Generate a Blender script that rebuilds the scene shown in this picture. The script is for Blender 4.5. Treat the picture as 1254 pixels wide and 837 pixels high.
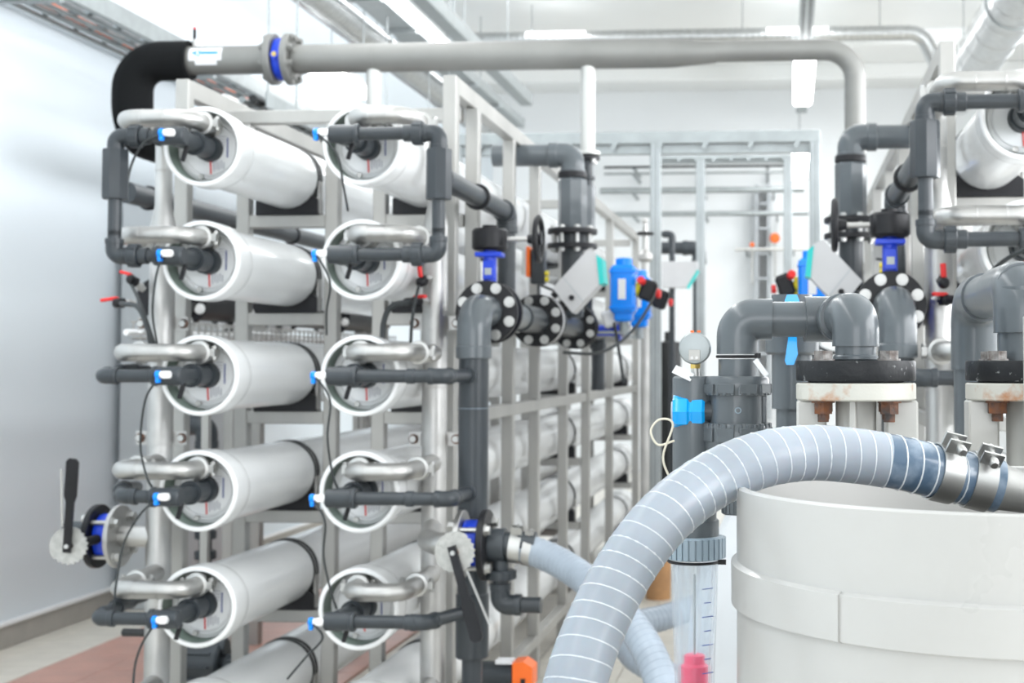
import bpy, math, random
from mathutils import Vector, Matrix
random.seed(7)
for o in list(bpy.data.objects): bpy.data.objects.remove(o)
scn = bpy.context.scene
COL = scn.collection
V = Vector
# ------------------------------------------------------------------ camera
F, CX, CY, HC = 1700.0, 844.0, 382.0, 1.42       # focal length in px, principal point, eye height
YAW, PIT = math.atan(121 / F), math.atan(63 / F)
cam = bpy.data.cameras.new('camera'); co = bpy.data.objects.new('camera', cam); COL.objects.link(co)
co.location = (0, 0, HC); co.rotation_euler = (math.pi / 2 + PIT, 0, YAW)
cam.sensor_width = 36; cam.lens = F / 1254 * 36
cam.shift_x = (627 - CX) / 1254; cam.shift_y = -(418.5 - CY) / 1254
cam.clip_start = .05; cam.clip_end = 100
cam.dof.use_dof = True; cam.dof.focus_distance = 1.75; cam.dof.aperture_fstop = 8.5
scn.camera = co
# ------------------------------------------------------------------ world, lights, exposure
w = bpy.data.worlds.new('overcast'); scn.world = w; w.use_nodes = True
w.node_tree.nodes['Background'].inputs[0].default_value = (.86, .93, 1, 1)
w.node_tree.nodes['Background'].inputs[1].default_value = 1.0
def area(name, loc, rot, sx, sy, power, col):
    l = bpy.data.lights.new(name, 'AREA'); l.shape = 'RECTANGLE'; l.size = sx; l.size_y = sy
    l.energy = power; l.color = col
    o = bpy.data.objects.new(name, l); COL.objects.link(o); o.location = loc; o.rotation_euler = rot
    return o
# rows of ceiling luminaires along the hall, added fill from an unseen window behind the viewer
# and from an unseen clerestory added at right to brighten the vessel sides
for X, Yc, L, p in ((-2.3, 5.5, 19, 235), (.1, 12.5, 9, 110)):
    area('luminaire_row_light', (X, Yc, 4.75), (0, 0, 0), .6, L, p, (.97, .99, 1))
area('added_rear_fill', (.2, -8.8, 2.4), (math.pi / 2, 0, 0), 6.0, 3.3, 270, (.95, .975, 1))
area('added_side_fill', (3.93, 5.5, 2.75), (0, math.pi / 2, 0), 2.2, 13.0, 760, (.96, .98, 1))
vs = scn.view_settings
vs.view_transform = 'Standard'; vs.look = 'None'; vs.gamma = 1; vs.use_curve_mapping = False; vs.exposure = 0.1

# ------------------------------------------------------------------ materials
MATS = {}
def mat(name,  col, rough=.5, metal=0, var=0, scale=8, bump=0, bscale=60, coat=0, trans=0, alpha=1, emit=0, spec=.5, var2=None, stretch=None, ior=1.45, sss=0, p0=.35, p1=.68):
    m = bpy.data.materials.new(name); m.use_nodes = True; nt = m.node_tree; N = nt.nodes; L = nt.links
    b = N['Principled BSDF']; c = (*col, 1)
    b.inputs['Base Color'].default_value = c; b.inputs['Roughness'].default_value = rough
    b.inputs['Metallic'].default_value = metal; b.inputs['Coat Weight'].default_value = coat
    b.inputs['Transmission Weight'].default_value = trans; b.inputs['Alpha'].default_value = alpha
    b.inputs['Specular IOR Level'].default_value = spec; b.inputs['IOR'].default_value = ior
    if sss:
        b.inputs['Subsurface Weight'].default_value = sss; b.inputs['Subsurface Scale'].default_value = .02
    if emit:
        b.inputs['Emission Color'].default_value = c; b.inputs['Emission Strength'].default_value = emit
    if var or bump:
        tc = N.new('ShaderNodeTexCoord'); mp = N.new('ShaderNodeMapping'); L.new(tc.outputs['Object'], mp.inputs[0])
        if stretch: mp.inputs['Scale'].default_value = stretch
    if var:
        n = N.new('ShaderNodeTexNoise'); n.inputs['Scale'].default_value = scale; n.inputs['Detail'].default_value = 5
        L.new(mp.outputs[0], n.inputs[0])
        r = N.new('ShaderNodeValToRGB'); r.color_ramp.elements[0].position = p0; r.color_ramp.elements[1].position = p1
        r.color_ramp.elements[0].color = c
        d = var2 if var2 else tuple(min(1, k * (1 + var)) for k in col)
        r.color_ramp.elements[1].color = (*d, 1)
        L.new(n.outputs[0], r.inputs[0]); L.new(r.outputs[0], b.inputs['Base Color'])
        mr = N.new('ShaderNodeMapRange'); mr.inputs[3].default_value = rough * .85; mr.inputs[4].default_value = min(1, rough * 1.2)
        L.new(n.outputs[0], mr.inputs[0]); L.new(mr.outputs[0], b.inputs['Roughness'])
    if bump:
        n2 = N.new('ShaderNodeTexNoise'); n2.inputs['Scale'].default_value = bscale; n2.inputs['Detail'].default_value = 4
        L.new(mp.outputs[0], n2.inputs[0]); bp = N.new('ShaderNodeBump'); bp.inputs['Strength'].default_value = bump
        bp.inputs['Distance'].default_value = .004
        L.new(n2.outputs[0], bp.inputs['Height']); L.new(bp.outputs[0], b.inputs['Normal'])
    MATS[name] = m; return m
M = MATS
mat('vessel', (.86, .87, .875), .22, var=.06, scale=3, coat=.3, bump=.05, bscale=25)
mat('liner', (.17, .22, .19), .45, var=.25, scale=10)
mat('end_plate', (.66, .67, .68), .3, var=.08, scale=12)
mat('label', (.8, .81, .83), .4)
mat('ink_blue', (.05, .08, .3), .5)
mat('ink_grey', (.42, .43, .48), .5)
mat('red', (.75, .03, .03), .35)
mat('orange', (.95, .16, .02), .35, var=.15)
mat('steel', (.44, .435, .425), .45, 1, var=.22, scale=9, bump=.08, bscale=140)
mat('steel_matte', (.24, .24, .23), .55, .65, var=.15, scale=5, bump=.06, bscale=120)
mat('steel_bright', (.47, .47, .46), .42, 1, var=.12, scale=14)
mat('frame', (.37, .365, .35), .5, .7, var=.2, scale=6, stretch=(1, 1, .4), bump=.06, bscale=120)
mat('zinc', (.32, .345, .35), .45, .7, var=.18, scale=11)
mat('pvc_dark', (.030, .036, .042), .34, var=.25, scale=7)
mat('pvc', (.085, .098, .108), .30, var=.18, scale=6, bump=.05, bscale=90, coat=.15)
mat('pvc_light', (.23, .29, .34), .32, var=.15, scale=7)
mat('black', (.010, .010, .012), .42, spec=.35, var=.5, scale=9)
mat('foam', (.005, .0055, .006), .85, spec=.2, var=.4, scale=5, bump=.15, bscale=70)
mat('rubber', (.022, .024, .025), .5, var=.3)
mat('blue', (.01, .05, .55), .3, var=.15)
mat('sky_blue', (.0, .24, .92), .25, var=.1)
mat('cyan_blue', (.0, .36, .86), .2, var=.12, coat=.3)
mat('yellow', (.85, .7, .02), .4)
mat('teal', (.02, .55, .52), .4)
mat('box_grey', (.55, .55, .56), .4, var=.06)
mat('white', (.82, .82, .82), .35, var=.04)
mat('tank', (.485, .48, .465), .28, var=.05, scale=4, coat=.25, bump=.03, bscale=14)
mat('hose', (.28, .312, .355), .38, var=.12, scale=18, coat=.08, sss=.2)
mat('hose_rib', (.60, .63, .66), .3, coat=.1)
mat('hose_wet', (.075, .12, .18), .2, var=.5, scale=30, coat=.3, var2=(.25, .31, .38), p0=.45, p1=.75)  # lighter blotches put highlights into the hose colour
mat('hose_far', (.31, .355, .41), .3, var=.12, scale=14)
mat('clear', (.72, .82, .92), .06, trans=.75, ior=1.2, var=.04, alpha=.32)
mat('float_red', (.80, .01, .09), .3, var=.15)
mat('pump_white', (.50, .495, .47), .32, var=.08, scale=7, coat=.2, bump=.08, bscale=40)
mat('rusty_white', (.55, .54, .49), .45, var=1, scale=17, var2=(.42, .15, .03), bump=.2, bscale=80, p0=.50, p1=.60)
mat('rusty_bolt', (.07, .06, .058), .7, .1, var=1, scale=60, var2=(.20, .075, .03), bump=.6, bscale=160)
mat('worn_bolt', (.30, .29, .28), .6, .3, var=1, scale=70, var2=(.10, .075, .065), bump=.5, bscale=160)
mat('worn_flange', (.011, .012, .014), .45, var=1, scale=90, var2=(.30, .31, .31), bump=.15, bscale=120, p0=.66, p1=.74, spec=.35)
mat('notch', (.38, .38, .365), .6, .2, var=.3, scale=60, bump=.7, bscale=150)
mat('wall_blue', (.71, .77, .815), .6, var=.05, scale=.7)
mat('wall_white', (.83, .85, .86), .6, var=.04, scale=.6)
mat('ceil', (.83, .84, .83), .7, var=.05, scale=.8)
mat('cabinet', (.44, .47, .49), .45, var=.05, scale=3)
mat('skirting', (.36, .34, .31), .5, var=.15, scale=9)
mat('tile_beige', (.62, .59, .53), .32, var=.14, scale=7, bump=.04)
mat('tile_red', (.48, .27, .22), .32, var=.2, scale=6, bump=.04)
mat('sack', (.58, .60, .62), .45, var=.06, scale=9, bump=.6, bscale=9)
mat('cardboard', (.45, .25, .12), .75, var=.3, scale=12)
mat('brass', (.62, .45, .14), .3, 1)
mat('pale_pipe', (.50, .50, .48), .4, .5, var=.1)
mat('flex', (.46, .47, .47), .3, .9, var=.2, scale=20)
mat('lamp', (1, 1, 1), .5, emit=9)
mat('cable', (.03, .035, .037), .45)
mat('cream', (.70, .66, .55), .6)
def floor_mat():
    m = mat('floor_tiles', (.56, .53, .47), .33); nt = m.node_tree; N = nt.nodes; L = nt.links
    tc = N.new('ShaderNodeTexCoord'); br = N.new('ShaderNodeTexBrick'); br.offset = 0
    for i, v in (('Scale', 1), ('Mortar Size', .004), ('Brick Width', .3), ('Row Height', .3)): br.inputs[i].default_value = v
    br.inputs['Color1'].default_value = (.61, .58, .52, 1); br.inputs['Color2'].default_value = (.63, .60, .54, 1)
    br.inputs['Mortar'].default_value = (.33, .31, .28, 1)
    L.new(tc.outputs['Object'], br.inputs[0]); L.new(br.outputs[0], N['Principled BSDF'].inputs['Base Color'])
floor_mat()

# ------------------------------------------------------------------ helpers
def W(x, y, Y):
    """world point on the plane Y = const seen at photo pixel (x, y)"""
    fw = V((-math.sin(YAW) * math.cos(PIT), math.cos(YAW) * math.cos(PIT), math.sin(PIT)))
    rt = V((math.cos(YAW), math.sin(YAW), 0)); up = rt.cross(fw)
    d = fw + rt * ((x - CX) / F) - up * ((y - CY) / F)
    t = Y / d.y
    return V((0, 0, HC)) + d * t
XM, DY = -.331, -.38
MIR = False
def XF(p):
    p = V(p)
    return V((2 * XM - p.x, p.y + DY, p.z)) if MIR else p
def perp(d):
    d = V(d).normalized(); a = V((0, 0, 1)) if abs(d.z) < .9 else V((1, 0, 0))
    u = d.cross(a).normalized(); return u, d.cross(u).normalized()
def fillet(pts, R, k=6):
    pts = [V(p) for p in pts]; out = [pts[0]]
    for a, b, c in zip(pts, pts[1:], pts[2:]):
        u = (a - b).normalized(); v = (c - b).normalized()
        ang = u.angle(v, math.pi)
        if ang > math.pi - .02: out.append(b); continue
        t = min(R / math.tan(ang / 2), (a - b).length * .5, (c - b).length * .5); r = t * math.tan(ang / 2)
        cen = b + (u + v).normalized() * (r / math.sin(ang / 2))
        p, q = b + u * t - cen, b + v * t - cen
        tot = p.angle(q); ax = p.cross(q).normalized()
        for i in range(k + 1): out.append(cen + Matrix.Rotation(tot * i / k, 3, ax) @ p)
    out.append(pts[-1]); return out
def spline(pts, k=8):
    pts = [V(p) for p in pts]; P = [pts[0] * 2 - pts[1]] + pts + [pts[-1] * 2 - pts[-2]]; out = []
    for i in range(1, len(P) - 2):
        for j in range(k):
            t = j / k; a, b, c, d = P[i - 1:i + 3]
            out.append(.5 * (2 * b + (c - a) * t + (2 * a - 5 * b + 4 * c - d) * t * t + (3 * b - a - 3 * c + d) * t ** 3))
    out.append(pts[-1]); return out
class MB:
    def __init__(s): s.v = []; s.f = []
    def box(s, c, sz, R=None, bev=0):
        c = V(c); x, y, z = [k / 2 for k in sz]; b = min(bev, x * .45, y * .45, z * .45); n = len(s.v)
        if not b:
            P = [V((i * x, j * y, k * z)) for i in (-1, 1) for j in (-1, 1) for k in (-1, 1)]
            FC = [(0, 1, 3, 2), (4, 6, 7, 5), (0, 4, 5, 1), (2, 3, 7, 6), (0, 2, 6, 4), (1, 5, 7, 3)]
        else:
            P = []; ix = {}
            for i in (-1, 1):
                for j in (-1, 1):
                    for k in (-1, 1):
                        for a in range(3):
                            q = [i * x, j * y, k * z]
                            for e in range(3):
                                if e != a: q[e] -= (i, j, k)[e] * b
                            ix[(i, j, k, a)] = len(P); P.append(V(q))
            FC = []
            for a in range(3):
                o1, o2 = (a + 1) % 3, (a + 2) % 3
                for sg in (-1, 1):
                    loop = []
                    for p_, q_ in ((-1, -1), (1, -1), (1, 1), (-1, 1)):
                        t = [0, 0, 0]; t[a] = sg; t[o1] = p_; t[o2] = q_; loop.append(ix[(*t, a)])
                    FC.append(tuple(loop if sg > 0 else loop[::-1]))
                for p_ in (-1, 1):
                    for q_ in (-1, 1):
                        t0 = [0, 0, 0]; t0[o1] = p_; t0[o2] = q_; t1 = t0[:]; t0[a] = -1; t1[a] = 1
                        l = [ix[(*t0, o1)], ix[(*t1, o1)], ix[(*t1, o2)], ix[(*t0, o2)]]
                        FC.append(tuple(l if p_ * q_ < 0 else l[::-1]))
            for i in (-1, 1):
                for j in (-1, 1):
                    for k in (-1, 1):
                        l = [ix[(i, j, k, a)] for a in range(3)]
                        FC.append(tuple(l if i * j * k > 0 else l[::-1]))
        for p in P: s.v.append(c + (R @ p if R else p))
        s.f += [tuple(n + i for i in f) for f in FC]; return s
    def bar(s, a, b, wd, ht, up=(0, 0, 1), bev=0):
        a, b = V(a), V(b); d = (b - a); L = d.length; d.normalize(); u = V(up)
        x = d.cross(u).normalized(); z = x.cross(d)
        return s.box((a + b) / 2, (wd, L, ht), Matrix((x, d, z)).transposed(), bev)
    def lathe(s, p0, d, prof, n=24):
        p0 = V(p0); d = V(d).normalized(); u, v = perp(d); rows = []
        for r, t in prof:
            b = len(s.v)
            if r < 1e-6: s.v.append(p0 + d * t); rows.append([b])
            else:
                for i in range(n):
                    a = 2 * math.pi * i / n; s.v.append(p0 + d * t + (u * math.cos(a) + v * math.sin(a)) * r)
                rows.append(list(range(b, b + n)))
        for A, B in zip(rows, rows[1:]):
            for i in range(n):
                j = (i + 1) % n
                if len(A) == 1 and len(B) == 1: continue
                if len(A) == 1: s.f.append((A[0], B[j], B[i]))
                elif len(B) == 1: s.f.append((A[i], A[j], B[0]))
                else: s.f.append((A[i], A[j], B[j], B[i]))
        return s
    def cyl(s, a, b, r, r1=None, n=20, bev=0):
        a, b = V(a), V(b); L = (b - a).length; r1 = r if r1 is None else r1; e = min(bev, L * .4, r * .4)
        pr = [(0, 0), (r, 0), (r1, L), (0, L)] if not e else [(0, 0), (r - e, 0), (r, e), (r1, L - e), (r1 - e, L), (0, L)]
        return s.lathe(a, b - a, pr, n)
    def hex(s, a, b, r): return s.cyl(a, b, r, n=6)
    def tube(s, pts, r, n=14, caps=True):
        pts = [V(p) for p in pts]
        pts = [p for i, p in enumerate(pts) if i == 0 or (p - pts[i - 1]).length > 1e-6]
        m = len(pts); rs = r if isinstance(r, (list, tuple)) else [r] * m
        T = [(pts[min(i + 1, m - 1)] - pts[max(i - 1, 0)]).normalized() for i in range(m)]
        u = perp(T[0])[0]; b0 = len(s.v)
        for i in range(m):
            if i:
                u = u - T[i] * u.dot(T[i]); u.normalize()
            v = T[i].cross(u)
            for k in range(n):
                a = 2 * math.pi * k / n; s.v.append(pts[i] + (u * math.cos(a) + v * math.sin(a)) * rs[i])
        for i in range(m - 1):
            for k in range(n):
                j = (k + 1) % n; A = b0 + i * n; B = A + n
                s.f.append((A + k, A + j, B + j, B + k))
        if caps:
            s.f.append(tuple(b0 + k for k in range(n))[::-1]); s.f.append(tuple(b0 + (m - 1) * n + k for k in range(n)))
        return s
    def torus(s, c, d, R, r, n=24, k=8):
        c = V(c); u, v = perp(d); d = V(d).normalized(); b = len(s.v)
        for i in range(n):
            a = 2 * math.pi * i / n; q = u * math.cos(a) + v * math.sin(a)
            for j in range(k):
                e = 2 * math.pi * j / k; s.v.append(c + q * (R + r * math.cos(e)) + d * (r * math.sin(e)))
        for i in range(n):
            for j in range(k):
                A = b + i * k; B = b + ((i + 1) % n) * k; l = (j + 1) % k
                s.f.append((A + j, B + j, B + l, A + l))
        return s
    def ball(s, c, r, sq=1):
        n = 8; return s.lathe(V(c) - V((0, 0, r * sq)), (0, 0, 1), [(r * math.sin(math.pi * i / n), r * sq * (1 - math.cos(math.pi * i / n))) for i in range(n + 1)], 14)
    def prism(s, poly, ex):
        """poly: list of 3-D points (planar), ex: extrusion vector"""
        ex = V(ex); n = len(poly); b = len(s.v); nn = V((0, 0, 0))
        P = [V(p) for p in poly]
        for i in range(n): nn += P[i].cross(P[(i + 1) % n])
        if nn.dot(ex) > 0: P = P[::-1]
        s.v += P + [p + ex for p in P]
        s.f.append(tuple(range(b, b + n))); s.f.append(tuple(range(b + n, b + 2 * n))[::-1])
        for i in range(n):
            j = (i + 1) % n; s.f.append((b + i, b + n + i, b + n + j, b + j))
        return s
    def build(s, name, m, parent=None, smooth=True, ang=38):
        off = V((0, 0, 0)); q = parent
        while q is not None: off += q.location; q = q.parent
        me = bpy.data.meshes.new(name)
        fs = [f[::-1] for f in s.f] if MIR else s.f
        me.from_pydata([XF(p) - off for p in s.v], [], fs); me.materials.append(M[m])
        if smooth:
            me.polygons.foreach_set('use_smooth', [True] * len(me.polygons)); me.set_sharp_from_angle(angle=math.radians(ang))
        me.update()
        o = bpy.data.objects.new(name, me); COL.objects.link(o)
        if parent is not None: o.parent = parent
        return o
def tag(o, label, cat, group=None):
    o['label'] = label; o['category'] = cat
    if group: o['group'] = group
    return o
def thing(name, label, cat, loc, group=None):
    o = bpy.data.objects.new(name, None); COL.objects.link(o); o.location = XF(loc); o.empty_display_size = .05
    return tag(o, label, cat, group)
def struct(o): o['kind'] = 'structure'; return o
def dup(root, loc, label=None):
    r = root.copy(); COL.objects.link(r); r.location = loc
    if label: r['label'] = label
    for ch in root.children:
        c = ch.copy(); COL.objects.link(c); c.parent = r
        for g in ch.children:
            d = g.copy(); COL.objects.link(d); d.parent = c
    return r
def side(): return 'right-hand rack' if MIR else 'left-hand rack'
def pvc_run(par, pts, r, m='pvc_dark', er=1.2, R=None, start=True, end=True, n=16):
    """rigid plastic pipe with socket elbows: each straight and each elbow a part"""
    pts = [V(p) for p in pts]; R = R or r * 1.9; ends = []
    for i in range(len(pts) - 1):
        a, b = pts[i], pts[i + 1]; d = (b - a).normalized()
        a2 = a + d * (R * .9 if i else 0); b2 = b - d * (R * .9 if i < len(pts) - 2 else 0)
        if (b2 - a2).length > .003: MB().cyl(a2, b2, r, n=n).build('pipe', m, par)
    for i in range(1, len(pts) - 1):
        u = (pts[i - 1] - pts[i]).normalized(); v = (pts[i + 1] - pts[i]).normalized()
        mb = MB().tube(fillet([pts[i] + u * (R + r * .35), pts[i], pts[i + 1] if False else pts[i] + v * (R + r * .35)], R, 8), r * er, n)
        for q in (u, v): mb.cyl(pts[i] + q * (R * .95), pts[i] + q * (R + r * .75), r * er * 1.07, n=n, bev=r * .06)
        mb.build('elbow', m, par)
def bolt_ring(mb, c, d, R, nb, r, h, ph=0):
    u, v = perp(d); d = V(d).normalized(); c = V(c)
    for i in range(nb):
        a = 2 * math.pi * (i + .5) / nb + ph; p = c + (u * math.cos(a) + v * math.sin(a)) * R
        yield p, p + d * h
def bolts(par, c, d, R, nb, r, h, m='steel_bright', ph=0, washer=True):
    for a, b in bolt_ring(None, c, d, R, nb, r, h, ph):
        mb = MB(); dd = V(d).normalized()
        if washer: mb.cyl(a, a + dd * h * .25, r * 1.35, n=14)
        mb.hex(a, b, r); mb.build('bolt', m, par)
def flange(par, c, d, R, t, m='black', name='flange', hole=0):
    d = V(d).normalized(); c = V(c); e = t * .12
    pr = [(hole, 0), (R - e, 0), (R, e), (R, t - e), (R - e, t), (hole, t)]
    if hole: pr.append((hole, 0))
    return MB().lathe(c, d, pr, 36).build(name, m, par)
ORD = ['top', 'second', 'third', 'fourth', 'fifth', 'bottom']

# ------------------------------------------------------------------ the hall
XL, XR, YB, YF, ZC = -3.9, 4.0, 18.1, -9.0, 5.0
fl = struct(MB().box((.05, 4.5, -.06), (7.9 + .4, 27.6, .1)).build('floor', 'floor_tiles'))
tile = {}
for kind in ('tile_beige', 'tile_red'):
    me = MB().box((0, 0, 0), (.296, .296, .012), bev=.002).build('tile', kind, None, False)
    tile[kind] = me.data; bpy.data.objects.remove(me)
def lay(x0, nx, y0, ny, pick):
    for i in range(nx):
        for j in range(ny):
            o = bpy.data.objects.new('tile', tile[pick(i, j)]); COL.objects.link(o); o.parent = fl
            o.location = (x0 + (i + .5) * .3, y0 + (j + .5) * .3, -.006 + random.uniform(-.0006, .0006))
lay(XL + .0 - .17, 2, 5.7, 16, lambda i, j: 'tile_beige')
lay(-3.47, 5, 5.7, 16, lambda i, j: 'tile_red')
lay(-1.07, 6, 5.4, 18, lambda i, j: 'tile_beige')
# left wall: sandwich panels with joints
wl = struct(MB().box((XL - .1, 4.5, ZC / 2), (.12, 27.4, ZC)).build('wall_left', 'wall_blue'))
for i, (a, b) in enumerate(((-9, -3.14), (-3.14, 2.86), (2.86, 5.86), (5.86, 8.86), (8.86, 11.86), (11.86, 14.86), (14.86, 18.1))):
    MB().box((XL - .02, (a + b) / 2, ZC / 2), (.04, b - a - .012, ZC), bev=.006).build('panel', 'wall_blue', wl)
bb = struct(MB().box((XL + .008, 4.55, .055), (.016, 27.1, .11), bev=.004).build('baseboard_left', 'skirting'))
struct(MB().box((XL + .012, 4.55, .122), (.03, 27.1, .022), bev=.008).build('trim_1', 'white'))
struct(MB().box((.05, YB + .1, ZC / 2), (8.2, .2, ZC)).build('wall_back', 'wall_white'))
struct(MB().box((XR + .1, 4.5, .81), (.2, 27.4, 1.62)).box((XR + .1, 4.5, 4.44), (.2, 27.4, 1.12)).box((XR + .1, -5.1, 2.75), (.2, 8.2, 2.28)).box((XR + .1, 15.1, 2.75), (.2, 6.2, 2.28)).build('wall_right', 'wall_white', None, False))  # opening left for the added side fill
wr = MB().box((XR + .06, 5.5, 1.65), (.06, 13, .06)).box((XR + .06, 5.5, 3.85), (.06, 13, .06))
for y in (-.97, 2.25, 5.5, 8.75, 11.97): wr.box((XR + .06, y, 2.75), (.06, .06, 2.14))
struct(wr.build('added_window_2', 'white', None, False))  # unseen window frame, added to go with the side fill
wf = struct(MB().box((.05, YF - .1, .35), (8.2, .2, .7)).box((.05, YF - .1, 4.55), (8.2, .2, .9)).box((-3.4, YF - .1, 2.4), (1.2, .2, 3.4)).box((3.8, YF - .1, 2.4), (.8, .2, 3.4)).build('wall_front', 'wall_white', None, False))
wi = struct(MB().box((.2, YF - .06, 4.07), (6.2, .06, .06)).box((.2, YF - .06, .73), (6.2, .06, .06)).box((-1.9, YF - .06, 2.4), (.06, .06, 3.4)).box((2.2, YF - .06, 2.4), (.06, .06, 3.4)).box((.15, YF - .06, 2.4), (.06, .06, 3.4)).build('added_window_1', 'white', None, False))  # unseen window frame, added for the fill light behind the viewer
struct(MB().box((.05, 4.5, ZC + .06), (8.2, 27.4, .12)).build('ceiling', 'ceil'))
# ceiling beams in view
for i, y in enumerate((14.9, 16.6)):
    struct(MB().box((0, y, ZC - .09), (7.8, .16, .18), bev=.01).build('trim_%d' % (i + 2), 'ceil'))

# ------------------------------------------------------------------ pressure vessels
RZ = [1.382 + .3557 * (2 - i) for i in range(6)]       # row heights
CXS = [-1.813, -1.307]                                 # column axes of the left rack
Y0, YE = 4.17, 10.8                                    # front and far end of the vessels
STR = (4.93, 7.75, 10.3)
def make_vessel(loc, label):
    t = thing('pressure_vessel', label, 'pressure vessel', loc, 'white membrane pressure vessels')
    x, y, z = loc; D = (0, 1, 0); L = YE - Y0
    MB().lathe(loc, D, [(.1125, .085), (.1125, L - .09), (.11, L - .085), (0, L - .085)], 40).build('tube_body', 'vessel', t)
    MB().lathe(loc, D, [(.1095, .006), (.112, .001), (.121, .001), (.1250, .006), (.1255, .07), (.1240, .095), (.1175, .122), (.1126, .135)], 44).build('end_ring', 'vessel', t)
    MB().lathe(V(loc) + V((0, L, 0)), (0, -1, 0), [(0, .03), (.11, .03), (.1125, .0), (.125, .004), (.1255, .07), (.1175, .115), (.1126, .13)], 32).build('far_end_ring', 'vessel', t)
    MB().lathe(loc, D, [(.1096, .005), (.1085, .075)], 40).build('bore', 'liner', t)
    p = MB().lathe(loc, D, [(.1088, .072), (.104, .066), (.098, .066), (.096, .061), (.088, .061), (.085, .066), (0, .066)], 40).build('end_plate', 'end_plate', t)
    lb = MB().lathe(V(loc), D, [(.082, .0655), (.080, .0635), (0, .0635)], 32).build('round_label', 'label', t)
    yy = y + .0625
    MB().box((x + .055, yy, z + .005), (.0035, .002, .062)).build('label_stripe', 'ink_blue', lb, False)
    for k in range(5): MB().box((x + .012 + k * .008, yy, z - .052 + .004 * (k % 2)), (.0028, .0015, .034 - .003 * k)).build('text_line', 'ink_grey', lb, False)
    for k in range(4): MB().box((x + .040, yy, z + .040 - k * .009), (.020 - .002 * k, .0015, .0022)).build('text_line', 'ink_grey', lb, False)
    MB().bar((x + .001, yy - .001, z - .038), (x + .003, yy - .001, z - .078), .004, .002, (0, 1, 0)).build('red_mark', 'red', lb)
    # ports
    MB().lathe((x + .004, y, z + .070), D, [(0, -.002), (.026, -.002), (.027, 0), (.027, .052), (.033, .056), (.033, .066)], 20).build('feed_port', 'steel', t)
    MB().lathe((x, y, z), D, [(0, .022), (.036, .022), (.039, .026), (.039, .062), (.042, .064), (.042, .067)], 24).build('permeate_port', 'pvc_dark', t)
    pn = MB().cyl((x - .022, y + .045, z - .088), (x - .022, y + .068, z - .088), .0055, n=10).build('pin', 'steel', t)
    MB().torus((x - .022, y + .046, z - .088), D, .0075, .0018, 12, 5).build('pin_ring', 'steel', pn)
    for s in STR:
        for q in (-.016, .016):
            MB().lathe((x, s + q, z), D, [(.1128, -.009), (.1155, -.009), (.1155, .009), (.1128, .009)], 36).build('strap', 'rubber', t)
        for q in (1,):
            mb = MB().box((x + q * .1145, s, z - .070), (.006, .034, .115))
            mb.cyl((x + q * .1145, s, z - .02), (x + q * .1145, s, z - .132), .005, n=8)
            mb.build('strap_bracket', 'steel', t)
    return t
proto = make_vessel((CXS[0], Y0, RZ[0]), 'white membrane pressure vessel, topmost of the left column of the left-hand rack')
for c, cn in ((0, 'left'), (1, 'right')):
    for r in range(6):
        if c or r: dup(proto, V((CXS[c], Y0, RZ[r])), 'white membrane pressure vessel, %s of the %s column of the left-hand rack' % ((['topmost', 'second', 'third', 'fourth', 'fifth', 'lowest'][r] + (' from the top' if 0 < r < 5 else '')), cn))
MIR = True
for r in range(6):
    dup(proto, XF((CXS[1], Y0, RZ[r])), 'white membrane pressure vessel, %s of the right-hand rack' % (['topmost', 'second from the top', 'third from the top', 'fourth from the top', 'fifth from the top', 'lowest'][r]))
MIR = False

# ------------------------------------------------------------------ parts of the piping
def coupling(par, c, d, r):
    """grooved pipe clamp with two lugs and bolts"""
    c = V(c); d = V(d).normalized(); u, v = perp(d); w2 = .014
    k = MB().lathe(c - d * w2, d, [(r, 0), (r * 1.32, .002), (r * 1.38, w2), (r * 1.32, 2 * w2 - .002), (r, 2 * w2)], 20)
    for q in (-1, 1):
        p = c + u * (q * r * 1.62)
        k.bar(p - d * .011 - v * .012, p - d * .011 + v * .012, r * .55, .006, d).bar(p + d * .011 - v * .012, p + d * .011 + v * .012, r * .55, .006, d)
    ob = k.build('clamp', 'steel_bright', par)
    for q in (-1, 1):
        p = c + u * (q * r * 1.66)
        MB().cyl(p - v * .022, p + v * .022, .0045, n=8).hex(p + v * .012, p + v * .02, .008).hex(p - v * .02, p - v * .012, .008).build('bolt', 'steel_bright', ob)
def nut(par, a, b, r, m='pvc_dark', teeth=16, name='union_nut'):
    a, b = V(a), V(b); d = (b - a).normalized(); u, v = perp(d); L = (b - a).length
    mb = MB().cyl(a, b, r, n=28, bev=r * .08)
    for i in range(teeth):
        t = 2 * math.pi * i / teeth; q = u * math.cos(t) + v * math.sin(t); tn = d.cross(q)
        mb.bar(a + q * r + d * L * .06, b + q * r - d * L * .06, r * .16, r * .10, q)
    return mb.build(name, m, par)
RISER = {0: (-2.05, 4.42), 1: (-1.149, 4.46), 2: (-1.100, 4.46)}
def loop_end(col): return -2.022 if col == 0 else (-1.078 if MIR else -1.137)
def feed_loop(col, row):
    x, z = CXS[col] + .004, RZ[row] + .070
    if MIR: x = CXS[col] - .004
    xe = loop_end(col)
    cn = '' if MIR else ('left ' if col == 0 else 'right ')
    t = thing('feed_loop', 'curved stainless feed pipe on the %s row, %scolumn of the %s' % (ORD[row], cn, side()), 'pipe', (x, 4.06, z), 'stainless feed loops')
    path = fillet([(x, 4.185, z), (x, 4.06, z), (xe, 4.06, z), (xe, 4.24, z)], .052, 8)
    MB().tube(path, .0268, 18).build('bent_pipe', 'steel', t)
    for q in (.33, .67):
        xx = x + (xe - x) * q; MB().torus((xx, 4.06, z), (1, 0, 0), .0268, .0012, 20, 5).build('weld', 'steel', t)
    coupling(t, (x, 4.165, z), (0, 1, 0), .0275); coupling(t, (xe, 4.215, z), (0, 1, 0), .0275)
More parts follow.
